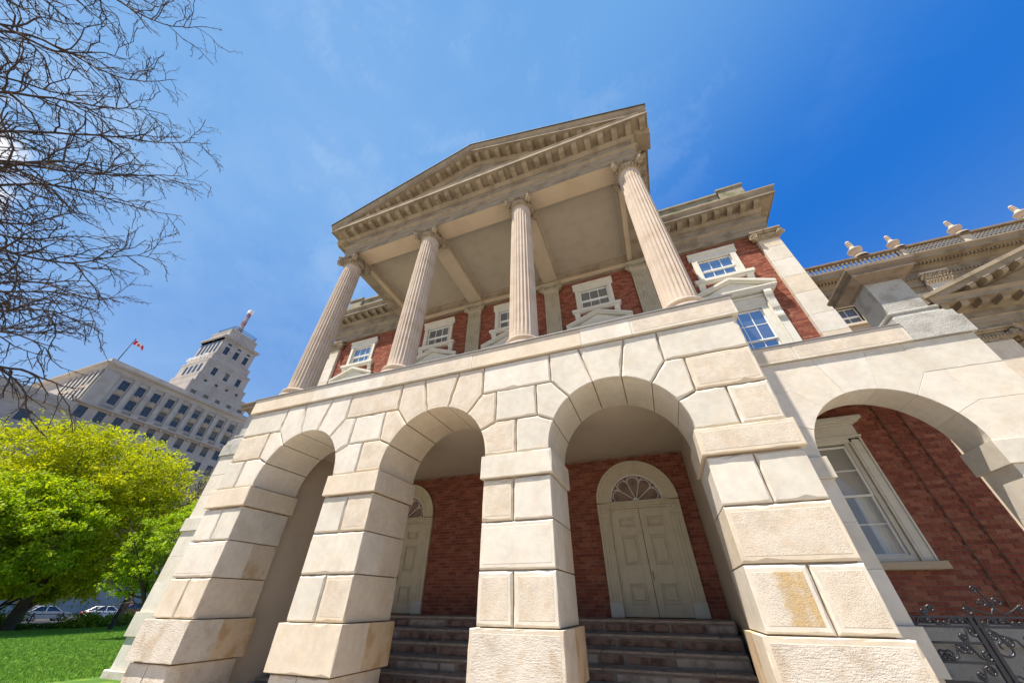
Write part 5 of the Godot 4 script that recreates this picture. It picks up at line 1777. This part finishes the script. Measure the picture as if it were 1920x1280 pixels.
	tm.pixel_size = 0.033
	tm.depth = 0.25
	obj("letters", tm, mat.white_paint, sg, Vector3(TX - 7.0, 64.1, -43.3))
	# flag on its pole
	var fp := thing("flagpole", "flagpole with red and white flag on the office tower roof", "flag", Vector3(TX - 3.0, 50.3, -27.2))
	var po := MB.new()
	po.tube([Vector3(0, -0.2, 0), Vector3(0, 8.2, 0)], [0.13, 0.07], 8)
	po.tube([Vector3(0, 8.2, 0), Vector3(0, 8.35, 0), Vector3(0, 8.5, 0)], [0.05, 0.16, 0.04], 8)
	obj("pole", po, mat.green_metal, fp)
	var cloth := [MB.new(), MB.new()]
	for i in 24:
		for j in 8:
			var f := func(a: float, b: float) -> Vector3:
				var u := a / 24.0
				return Vector3(0.3 * sin(u * 9.0) * u + 0.2 * sin(u * 5.0 + b * 0.4), 8.1 - b * 0.15 - u * u * 0.9 - 0.12 * sin(u * 7.0), -0.12 - u * 2.5)
			var leaf: bool = i >= 9 and i <= 14 and j >= 2 and j <= 5 and abs(i - 11.5) + abs(j - 3.5) < 3.2
			var k := 0 if i < 6 or i >= 18 or leaf else 1
			cloth[k].quad(f.call(i, j), f.call(i, j + 1), f.call(i + 1, j + 1), f.call(i + 1, j))
	obj("red_cloth", cloth[0], flat_mat(lin(0.62, 0.02, 0.03), 0.8), fp)
	obj("white_cloth", cloth[1], flat_mat(lin(0.8, 0.8, 0.8), 0.8), fp)

# one storey block of the tower, with windows in its east face and a moulded top edge
func tier(parent: Node3D, u0: float, u1: float, back: float, v0: float, v1: float, out: float, win: Array, lip: float) -> void:
	var m := MB.new(); tz(m)
	var holes := []
	for q in win:
		for k in q[4]: holes.append([q[0] + k * q[5], q[1], q[0] + k * q[5] + q[2], q[1] + q[3]])
	holed_wall(m, u0, u1, v0, v1, out, 0.4, holes)
	tbox(m, u0, u1, v0, v1, back, out - 0.42)
	m.quad(Vector3(u0, v0, out - 0.42), Vector3(u0, v0, out), Vector3(u0, v1, out), Vector3(u0, v1, out - 0.42))
	m.quad(Vector3(u1, v0, out), Vector3(u1, v0, out - 0.42), Vector3(u1, v1, out - 0.42), Vector3(u1, v1, out))
	tbox(m, u0 - lip, u1 + lip, v1 - 0.45, v1 + 0.003, back - lip, out + lip + 0.05)
	tbox(m, u0 - lip * 0.5, u1 + lip * 0.5, v1 - 0.9, v1 - 0.46, back - lip * 0.5, out + lip * 0.5 + 0.03)
	obj("tier", m, mat.far_stone, parent)
	for h in holes: far_window(parent, h[0], h[1], h[2] - h[0], h[3] - h[1], 0.3, out)

# ---------------------------------------------------------------- trees
func grow(m: MB, p: Vector3, d: Vector3, len: float, r: float, level: int, rng: RandomNumberGenerator, tips: Array, opt: Dictionary) -> void:
	var pts := [p]; var rad := [r]
	var seg: int = opt.get("seg", 5)
	var q := p
	var dir := d.normalized()
	for i in seg:
		dir = (dir + Vector3(rng.randf_range(-1, 1), rng.randf_range(-1, 1), rng.randf_range(-1, 1)) * opt.wob + Vector3.UP * opt.lift[level]).normalized()
		q += dir * len / seg
		pts.append(q)
		rad.append(lerpf(r, r * opt.taper, (i + 1.0) / seg))
	m.tube(pts, rad, opt.sides[level], false)
	if level >= opt.levels:
		tips.append([q, dir])
		return
	var n: int = opt.kids[level]
	for k in n:
		var t := lerpf(opt.from[level], 1.0, (k + rng.randf()) / n)
		var at := t * seg
		var i := int(min(floor(at), seg - 1))
		var base: Vector3 = pts[i].lerp(pts[i + 1], at - i)
		var bd: Vector3 = (pts[i + 1] - pts[i]).normalized()
		var side := bd.cross(Vector3(rng.randf_range(-1, 1), rng.randf_range(-1, 1), rng.randf_range(-1, 1))).normalized()
		var ang: float = opt.angle * rng.randf_range(0.7, 1.25)
		var cr: float = lerpf(rad[i], rad[i + 1], at - i) * opt.thin
		grow(m, base, bd * cos(ang) + side * sin(ang), len * opt.short * rng.randf_range(0.7, 1.2), cr, level + 1, rng, tips, opt)
	grow(m, q, dir, len * opt.short, rad[-1], level + 1, rng, tips, opt)

func leaf_spray(rng: RandomNumberGenerator, n: int, spread: float, size: float) -> MB:
	var m := MB.new()
	for k in n:
		var c := Vector3(rng.randf_range(-1, 1), rng.randf_range(-0.6, 0.6), rng.randf_range(-1, 1)) * spread
		var nrm := Vector3(rng.randf_range(-1, 1), rng.randf_range(0.1, 1.4), rng.randf_range(-1, 1)).normalized()
		var x := nrm.cross(Vector3(rng.randf(), rng.randf(), rng.randf())).normalized() * size * rng.randf_range(0.6, 1.2)
		var y := nrm.cross(x.normalized()) * size * rng.randf_range(0.6, 1.2)
		m.tri(c - x, c - y * 0.7, c + x * 0.9 + y * 0.1); m.tri(c - x, c + x * 0.9 + y * 0.1, c + y + nrm * size * 0.2)
	return m

# leaves of one crown, set out spray by spray in one mesh
func crown(parent: Node3D, pts: Array, sprays: Array, cols: Array, m: Material, rng: RandomNumberGenerator) -> void:
	var o := MB.new()
	o.tinted = true
	for p in pts:
		var s: MB = sprays[rng.randi() % sprays.size()]
		var b := Basis(Vector3(rng.randf_range(-1, 1), 2, rng.randf_range(-1, 1)).normalized(), rng.randf() * TAU)
		o.v.append_array(Transform3D(b.scaled(Vector3.ONE * rng.randf_range(0.55, 1.45)), p) * s.v)
		o.n.append_array(Transform3D(b, Vector3.ZERO) * s.n)
		var c: Color = cols[0].lerp(cols[1], rng.randf())
		var v := rng.randf_range(0.65, 1.2)
		var pc := PackedColorArray()
		pc.resize(s.v.size())
		pc.fill(Color(c.r * v, c.g * v, c.b * v))
		o.c.append_array(pc)
	obj("crown", o, m, parent)

func sprays(rng: RandomNumberGenerator, n: int, spread: float, size: float) -> Array:
	var a := []
	for k in 8: a.append(leaf_spray(rng, n, spread, size))
	return a

func leaf_mat(back: Color) -> StandardMaterial3D:
	var m := flat_mat(Color(1, 1, 1), 0.55, 0.0, 0.3)
	m.vertex_color_use_as_albedo = true
	m.cull_mode = BaseMaterial3D.CULL_DISABLED
	m.backlight_enabled = true
	m.backlight = back
	return m

# a leafy tree: limbs grown from the trunk, sprays clustered on lobes of the crown
func leafy_tree(called: String, label: String, at: Vector3, height: float, c: Vector3, rad: Vector3, n_lobes: int, per: int, size: float, cols: Array, sd: int, group := "") -> void:
	var rng := RandomNumberGenerator.new()
	rng.seed = sd
	var t := thing(called, label, "tree", at, group)
	var m := MB.new()
	var tips := []
	var fork := height * 0.16
	var tr: float = height * 0.022
	m.tube([Vector3(0, -0.3, 0), Vector3(0.02, 0.25, 0), Vector3(0.05, fork * 0.6, 0.05), Vector3(0.1, fork * 1.15, 0.0)], [tr * 1.5, tr * 1.1, tr, tr * 0.9], 10)
	var opt := {"seg": 5, "wob": 0.16, "lift": [0.05, 0.04, 0.02, 0.0], "taper": 0.55, "sides": [8, 6, 5, 4], "levels": 3, "kids": [3, 3, 2], "from": [0.35, 0.25, 0.2], "angle": 0.75, "thin": 0.62, "short": 0.62}
	for k in 6:
		var a := TAU * k / 6.0 + rng.randf_range(-0.3, 0.3)
		var up := rng.randf_range(0.5, 1.3)
		grow(m, Vector3(0.05, fork * rng.randf_range(0.8, 1.1), 0), Vector3(cos(a), up, sin(a)), height * 0.34, tr * 0.62, 0, rng, tips, opt)
	obj("trunk", m, mat.bark, t)
	var pts := []
	for k in n_lobes:
		var d := Vector3(rng.randfn(), rng.randfn(), rng.randfn()).normalized()
		d.y = rng.randf_range(-0.85, 1.0)
		var hz := sqrt(maxf(0.0, 1.0 - d.y * d.y)) / maxf(0.05, Vector2(d.x, d.z).length())
		d = Vector3(d.x * hz, d.y, d.z * hz)
		var rr := rng.randf_range(0.55, 1.0)
		var lc: Vector3 = c + d * rad * rr
		var lr := rng.randf_range(0.09, 0.17) * rad.x
		for i in per:
			var e := Vector3(rng.randfn(), rng.randfn() * 0.55, rng.randfn()) * lr * 0.75
			pts.append(lc + e)
	for tp in tips:
		var off2: Vector3 = (tp[0] - c) / rad
		if off2.length() > 1.15: continue
		for i in int(per * 0.5): pts.append(tp[0] + Vector3(rng.randfn(), rng.randfn() * 0.6, rng.randfn()) * 0.07 * rad.x)
	crown(t, pts, sprays(rng, 8, size * 2.6, size), cols, leaf_mat(Color(1.0, 1.0, 0.4)), rng)

func make_trees() -> void:
	var yel := [Color(0.54, 0.53, 0.02), Color(0.37, 0.45, 0.02)]
	var grn := [Color(0.20, 0.33, 0.02), Color(0.31, 0.41, 0.025)]
	leafy_tree("maple_tree", "broad maple with yellow green spring leaves standing at the lawn edge", Vector3(-46.6, gy(-46.6), -12.1), 15.2, Vector3(-0.5, 7.9, 1.6), Vector3(6.8, 6.9, 9.4), 470, 32, 0.098, yel, 41)
	leafy_tree("maple_tree", "second yellow green maple cut off by the left edge of the picture", Vector3(-58.0, gy(-58), -3.5), 15.5, Vector3(0, 8.8, 0), Vector3(6.5, 6.2, 6.5), 130, 40, 0.12, yel, 42)
	leafy_tree("green_tree", "fresh green tree in front of the big maple at the left edge", Vector3(-41.0, gy(-41), -6.5), 9.6, Vector3(0, 5.2, -0.4), Vector3(3.2, 4.2, 5.0), 150, 26, 0.085, [Color(0.30, 0.45, 0.025), Color(0.44, 0.52, 0.03)], 46)
	leafy_tree("young_tree", "slender bright green young tree beside the left wall", Vector3(-29.0, gy(-29), -10.7), 7.4, Vector3(0, 4.0, 0.2), Vector3(1.9, 3.0, 2.2), 70, 20, 0.065, [Color(0.27, 0.43, 0.03), Color(0.38, 0.49, 0.035)], 43)
	leafy_tree("street_tree", "dark green street tree low behind the parked cars", Vector3(-66.0, -0.4, -20.0), 8.5, Vector3(0, 4.6, 0), Vector3(4.2, 3.2, 5.0), 90, 30, 0.12, grn, 44)
	leafy_tree("street_tree", "darker green tree under the big maple crown, left of the cars", Vector3(-56.0, -0.35, -14.0), 7.5, Vector3(0, 4.2, 0), Vector3(3.8, 2.8, 5.0), 80, 30, 0.11, grn, 45)
	# bare tree far behind the maple, in bud
	var rng := RandomNumberGenerator.new(); rng.seed = 9
	var bt := thing("budding_tree", "bare brownish budding tree between the maple and the left wall", "tree", Vector3(-56.0, gy(-56), -23.6))
	var m := MB.new(); var tips := []
	m.tube([Vector3(0, -0.3, 0), Vector3(0, 4, 0), Vector3(0.2, 8, 0)], [0.35, 0.28, 0.2], 8)
	var opt := {"seg": 4, "wob": 0.13, "lift": [0.12, 0.1, 0.08, 0.05], "taper": 0.5, "sides": [6, 5, 4, 3], "levels": 3, "kids": [5, 5, 4], "from": [0.25, 0.2, 0.2], "angle": 0.55, "thin": 0.6, "short": 0.5}
	for k in 6: grow(m, Vector3(0.1, 5.0 + k * 0.5, 0), Vector3(cos(k * 1.1), 1.3, sin(k * 1.1)), 6.0, 0.14, 0, rng, tips, opt)
	obj("trunk", m, mat.bark, bt)
	var pts := []
	for tp in tips:
		for i in 4: pts.append(tp[0] + Vector3(rng.randfn(), rng.randfn(), rng.randfn()) * 0.35)
	crown(bt, pts, sprays(rng, 4, 0.2, 0.05), [Color(0.30, 0.26, 0.13), Color(0.22, 0.20, 0.10)], leaf_mat(Color(0.3, 0.3, 0.2)), rng)
	# bare honey locust whose limbs hang into the upper left of the picture
	bare_tree()
	# low planting along the edge of the lawn
	var sh := [[-47.0, -16.6, 0.8, "round green shrub left of the leaning post"], [-48.5, -21.0, 0.7, "small yellow green shrub nearest the building in the lawn border"], [-49.5, -12.0, 0.9, "broad dark shrub right under the maple trunk"], [-48.0, -8.0, 0.8, "low shrub at the left end of the lawn border"], [-47.6, -18.8, 0.55, "low bush with yellow tips between two border shrubs"]]
	for s in sh:
		var b := thing("shrub", s[3], "shrub", Vector3(s[0], gy(s[0]), s[1]), "shrubs in the lawn border")
		var st := MB.new()
		for k in 9:
			var a := TAU * k / 9.0
			st.tube([Vector3(0, -0.05, 0), Vector3(cos(a) * 0.25, 0.4 * s[2], sin(a) * 0.3), Vector3(cos(a) * 0.6, 0.95 * s[2], sin(a) * 0.8)], [0.025, 0.018, 0.008], 4)
		obj("stems", st, mat.bark, b)
		var q := []
		for i in 700:
			var d: Vector3 = Vector3(rng.randfn(), abs(rng.randfn()), rng.randfn()) * Vector3(0.5, 0.55, 1.0) * s[2]
			q.append(d + Vector3(0, 0.12, 0))
		crown(b, q, sprays(rng, 6, 0.12, 0.06), [Color(0.16, 0.26, 0.03), Color(0.30, 0.33, 0.03)] if s[2] < 0.75 else grn, leaf_mat(Color(0.5, 0.55, 0.15)), rng)
	var gc := MultiMeshInstance3D.new()
	var mm := MultiMesh.new()
	mm.transform_format = MultiMesh.TRANSFORM_3D
	mm.use_colors = true
	mm.mesh = leaf_spray(rng, 6, 0.12, 0.06).mesh()
	mm.instance_count = 3600
	for i in 3600:
		var x := rng.randf_range(-51.5, -46.5)
		mm.set_instance_transform(i, Transform3D(Basis(Vector3.UP, rng.randf() * TAU), Vector3(x, gy(x) + rng.randf_range(0.03, 0.30), rng.randf_range(-27.0, 2.0))))
		var fl := rng.randf()
		mm.set_instance_color(i, Color(0.55, 0.08, 0.02) if fl < 0.035 else (Color(0.55, 0.25, 0.03) if fl < 0.06 else Color(0.11, 0.20, 0.025) * rng.randf_range(0.5, 1.3)))
	gc.multimesh = mm
	gc.material_override = leaf_mat(Color(0.4, 0.45, 0.15))
	put(self, gc, "border_planting")
	tag(gc, "low ground cover with red and orange tulips along the lawn edge", "ground cover", "", "stuff")

const LIMBS := [[Vector3(-6.24,6.80,7.45),Vector3(-5.86,10.03,6.23)],[Vector3(-7.19,6.77,7.27),Vector3(-6.75,9.41,5.87)],[Vector3(-6.93,5.65,6.60),Vector3(-6.35,8.40,4.95)],[Vector3(-6.60,4.91,6.26),Vector3(-5.97,7.02,4.89)],[Vector3(-7.46,5.35,6.35),Vector3(-6.78,7.02,4.43)],[Vector3(-7.12,4.57,5.91),Vector3(-6.37,5.80,4.25)],[Vector3(-6.76,3.94,5.53),Vector3(-6.00,4.25,4.29)],[Vector3(-7.63,4.51,5.76),Vector3(-6.92,4.93,4.51)],[Vector3(-7.25,4.15,5.48),Vector3(-6.54,3.61,4.51)],[Vector3(-6.50,7.53,7.87),Vector3(-6.16,9.17,6.74)],[Vector3(-6.29,6.52,7.26),Vector3(-5.85,7.83,6.26)],[Vector3(-7.36,4.93,6.10),Vector3(-6.71,5.75,4.79)],[Vector3(-6.89,6.06,6.88),Vector3(-6.39,8.21,5.55)],[Vector3(-6.63,3.71,5.41),Vector3(-5.92,3.81,4.53)],[Vector3(-7.45,5.61,6.52),Vector3(-6.86,7.26,5.10)],[Vector3(-7.04,5.82,6.75),Vector3(-6.51,6.32,5.71)],[Vector3(-6.75,4.55,5.99),Vector3(-6.13,5.57,5.20)],[Vector3(-7.63,4.41,5.69),Vector3(-6.96,4.66,4.82)]]

func twig(m: MB, a: Vector3, b: Vector3, r0: float, r1: float, level: int, rng: RandomNumberGenerator) -> void:
	var ln := a.distance_to(b)
	var n := int(clampf(ln / 0.10, 3, 26))
	var d := (b - a).normalized()
	var s1 := d.cross(Vector3.UP).normalized(); var s2 := d.cross(s1)
	var pts := []; var rad := []
	var w1 := rng.randf() * 6.0; var w2 := rng.randf() * 6.0
	var amp := ln * 0.05
	for i in n + 1:
		var t := float(i) / n
		var k := sin(t * PI)
		pts.append(a.lerp(b, t) + (s1 * sin(w1 + t * 7.0) + s2 * sin(w2 + t * 5.0)) * amp * k * 1.2 + Vector3.UP * amp * k * 0.8 + Vector3(rng.randf_range(-1, 1), rng.randf_range(-1, 1), rng.randf_range(-1, 1)) * 0.008)
		rad.append(lerpf(r0, r1, pow(t, 0.8)))
	m.tube(pts, rad, 6 if level == 0 else (5 if level == 1 else 4), true)
	if level >= 3: return
	var gap: float = [0.135, 0.10, 0.065][level]
	var k := int(ln / gap)
	for i in k:
		var t := lerpf(0.1, 0.98, (i + rng.randf()) / k)
		var at := t * n
		var j := int(min(floor(at), n - 1))
		var p: Vector3 = pts[j].lerp(pts[j + 1], at - j)
		var dir: Vector3 = (pts[j + 1] - pts[j]).normalized()
		var side := dir.cross(Vector3(rng.randf_range(-1, 1), rng.randf_range(-1, 1), rng.randf_range(-1, 1))).normalized()
		var ang := rng.randf_range(0.5, 1.1)
		var l: float = [0.85, 0.36, 0.085][level] * rng.randf_range(0.35, 1.15) * (1.15 - 0.55 * t)
		var r := lerpf(r0, r1, t)
		twig(m, p, p + (dir * cos(ang) + side * sin(ang) + Vector3.DOWN * 0.28).normalized() * l, min(r * 0.75, [0.0125, 0.0064, 0.0038][level]), [0.0046, 0.003, 0.002][level], level + 1, rng)

func bare_tree() -> void:
	var O := Vector3(-9.6, 0, 7.4)
	var t := thing("bare_tree", "leafless tree whose dark tangled branches hang over the upper left", "tree", O)
	var rng := RandomNumberGenerator.new(); rng.seed = 12
	var tm := MB.new()
	tm.tube([Vector3(0, -0.3, 0), Vector3(0.03, 0.3, 0), Vector3(0.1, 1.6, -0.1), Vector3(0.4, 3.2, -0.3), Vector3(0.8, 4.8, -0.4), Vector3(1.1, 6.6, -0.1), Vector3(1.4, 8.6, 0.1)], [0.27, 0.19, 0.16, 0.14, 0.11, 0.08, 0.04], 12)
	obj("trunk", tm, mat.bark, t)
	for i in LIMBS.size() * 2:
		var l: Array = LIMBS[i / 2]
		var a: Vector3 = l[0] - O; var b: Vector3 = l[1] - O
		if i % 4 == 1: continue
		if i % 2:
			var j := Vector3(rng.randf_range(-0.5, 0.1), rng.randf_range(-0.45, 0.35), rng.randf_range(-0.5, 0.5))
			a += Vector3(j.x, j.y * 0.7, j.z)
			b = a.lerp(b, rng.randf_range(0.6, 0.9)) + j
		var m := MB.new()
		# each limb leaves the trunk at a lower point and passes through the first mark
		var root := Vector3(0.2, 2.2, -0.15).lerp(Vector3(1.4, 8.6, 0.1), clampf((a.y - 2.8) / 6.4, 0.0, 0.9))
		m.tube([root, root.lerp(a, 0.5) + Vector3(0, 0.12, 0), a], [0.034, 0.029, 0.025], 6)
		twig(m, a, b, 0.024, 0.0045, 0, rng)
		obj("limb", m, mat.bark_dark, t)

# ---------------------------------------------------------------- cars, fence, post
func make_car(called: String, label: String, at: Vector3, paint: Color, turn: float, suv: float) -> void:
	var c := thing(called, label, "car", at, "cars along the street")
	c.rotation.y = turn
	var pm := flat_mat(paint, 0.25, 0.1, 0.6)
	pm.clearcoat_enabled = true
	var body := MB.new()
	var pr := PackedVector2Array()
	for q in [[-2.2, 0.28], [2.15, 0.28], [2.25, 0.5], [2.2, 0.72], [1.9, 0.84], [1.05, 0.94], [-1.55, 0.98], [-2.15, 0.94], [-2.25, 0.6]]: pr.append(Vector2(q[0], q[1] + (0.12 * suv if q[1] > 0.8 else 0.0)))
	body.prism(pr, 0.80, -0.80)
	var p2 := inset(pr, same(pr.size(), 0.07))
	body.prism(p2, 0.87, -0.87)
	obj("body", body, pm, c)
	var cab := MB.new()
	var top := 1.42 + 0.28 * suv
	var lo := 0.94 + 0.12 * suv
	var A := [Vector2(1.1, lo), Vector2(0.3, top), Vector2(-1.0 - 0.6 * suv, top), Vector2(-1.75 - 0.3 * suv, lo)]
	for s in [-1.0, 1.0]:
		var g := MB.new()
		g.quad(Vector3(A[0].x, A[0].y, s * 0.80), Vector3(A[3].x, A[3].y, s * 0.80), Vector3(A[2].x, A[2].y, s * 0.62), Vector3(A[1].x, A[1].y, s * 0.62))
		obj("side_window", g, mat.car_glass, c)
		for e in [[A[0], A[1]], [A[3], A[2]], [Vector2(-0.35, lo), Vector2(-0.35, top)]]:
			cab.tube([Vector3(e[0].x, e[0].y, s * 0.80), Vector3(e[1].x, e[1].y, s * 0.62)], [0.045, 0.045], 5)
	var f := MB.new()
	f.quad(Vector3(A[0].x, A[0].y, 0.80), Vector3(A[0].x, A[0].y, -0.80), Vector3(A[1].x, A[1].y, -0.62), Vector3(A[1].x, A[1].y, 0.62))
	obj("windscreen", f, mat.car_glass, c)
	var b := MB.new()
	b.quad(Vector3(A[3].x, A[3].y, -0.80), Vector3(A[3].x, A[3].y, 0.80), Vector3(A[2].x, A[2].y, 0.62), Vector3(A[2].x, A[2].y, -0.62))
	obj("rear_window", b, mat.car_glass, c)
	cab.bevbox(Vector3(A[2].x - 0.03, top - 0.03, -0.64), Vector3(A[1].x + 0.03, top + 0.05, 0.64), 0.03)
	obj("roof", cab, pm, c)
	for s in [-1.0, 1.0]:
		for x in [-1.35, 1.4]:
			var w := part("wheel", c, Vector3(x, 0.33, s * 0.78))
			var ty := MB.new()
			ty.tube([Vector3(0, 0, -0.10), Vector3(0, 0, -0.08), Vector3(0, 0, 0.08), Vector3(0, 0, 0.10)], [0.29, 0.33, 0.33, 0.29], 16)
			obj("tyre", ty, mat.tyre, w)
			var rm := MB.new()
			rm.tube([Vector3(0, 0, -0.11), Vector3(0, 0, 0.11)], [0.2, 0.2], 12)
			obj("rim", rm, mat.rim, w)
		var hl := MB.new(); hl.bevbox(Vector3(2.12, 0.6, s * 0.62 - 0.16), Vector3(2.27, 0.74, s * 0.62 + 0.16), 0.03)
		obj("headlight", hl, mat.head, c)
		var tl := MB.new(); tl.bevbox(Vector3(-2.29, 0.66, s * 0.66 - 0.16), Vector3(-2.14, 0.86, s * 0.66 + 0.2), 0.03)
		obj("taillight", tl, mat.tail, c)

func make_street() -> void:
	var y := -0.48
	make_car("parked_car", "white sedan nearest the building, half behind the border shrubs", Vector3(-74.0, y, -31.0), lin(0.75, 0.75, 0.77), PI / 2 + 0.05, 0.0)
	make_car("parked_car", "silver car in the middle of the row beyond the lawn", Vector3(-74.0, y, -25.0), lin(0.42, 0.43, 0.46), PI / 2, 0.2)
	make_car("parked_car", "dark grey car with red tail lights right of the maple trunk", Vector3(-72.0, y, -18.2), lin(0.05, 0.05, 0.06), PI / 2, 0.3)
	make_car("parked_car", "pale blue van at the left edge, left of the maple trunk", Vector3(-72.0, y, -11.0), lin(0.45, 0.55, 0.68), PI / 2, 1.0)
	make_car("passing_car", "dark red car driving behind the white sedan", Vector3(-84.0, y, -39.0), lin(0.25, 0.015, 0.04), -PI / 2, 0.6)
	# iron fence along the pavement
	var f := thing("iron_fence", "low black iron railing along the pavement behind the lawn border", "fence", Vector3(-54.0, gy(-54), -12.0))
	for k in 16:
		var p := part("fence_panel", f, Vector3(0, 0, 14.0 - k * 2.0))
		var m := MB.new()
		m.bevbox(Vector3(-0.05, -0.1, -0.05), Vector3(0.05, 1.0, 0.05), 0.01)
		obj("post", m, mat.iron, p)
		var r := MB.new()
		for y2 in [0.15, 0.85]: r.box(Vector3(-0.015, y2, -1.95), Vector3(0.015, y2 + 0.04, -0.05))
		obj("rail", r, mat.iron, p)
		var q := MB.new()
		for i in 14: q.tube([Vector3(0, 0.02, -0.15 - i * 0.13), Vector3(0, 0.95, -0.15 - i * 0.13)], [0.010, 0.010], 4)
		obj("pickets", q, mat.iron, p)
	var st := thing("sapling", "thin dark leafless sapling trunk standing at the lawn edge beside the border", "tree", Vector3(-41.0, gy(-41), -15.6))
	var tm := MB.new()
	tm.tube([Vector3(0, -0.1, 0), Vector3(0, 1.2, 0.02), Vector3(0.03, 2.6, 0.0), Vector3(0.0, 3.4, 0.1)], [0.16, 0.12, 0.10, 0.05], 8)
	obj("trunk", tm, mat.bark_dark, st)

func _ready() -> void:
	make_view()
	make_materials()
	bld = thing("courthouse", "brick courthouse wing with arcaded stone porch and four fluted columns under a pediment", "building", Vector3(XC, 0, -4.0))
	make_ground()
	make_piers()
	make_spandrels()
	make_porch()
	make_walls()
	make_columns()
	make_entablature()
	for s in [1, -1]: make_link(s)
	for i in 5:
		small_window(WIN_X[i], mat.glass_sky, mat.trim)
		tall_window(WIN_X[i], mat.glass_sky, mat.trim)
	ground_window()
	for b in [0, 2]: make_door(PX[b] + BAY / 2 - 0.06)
	make_central()
	make_tower()
	make_trees()
	make_street()
	make_gate()
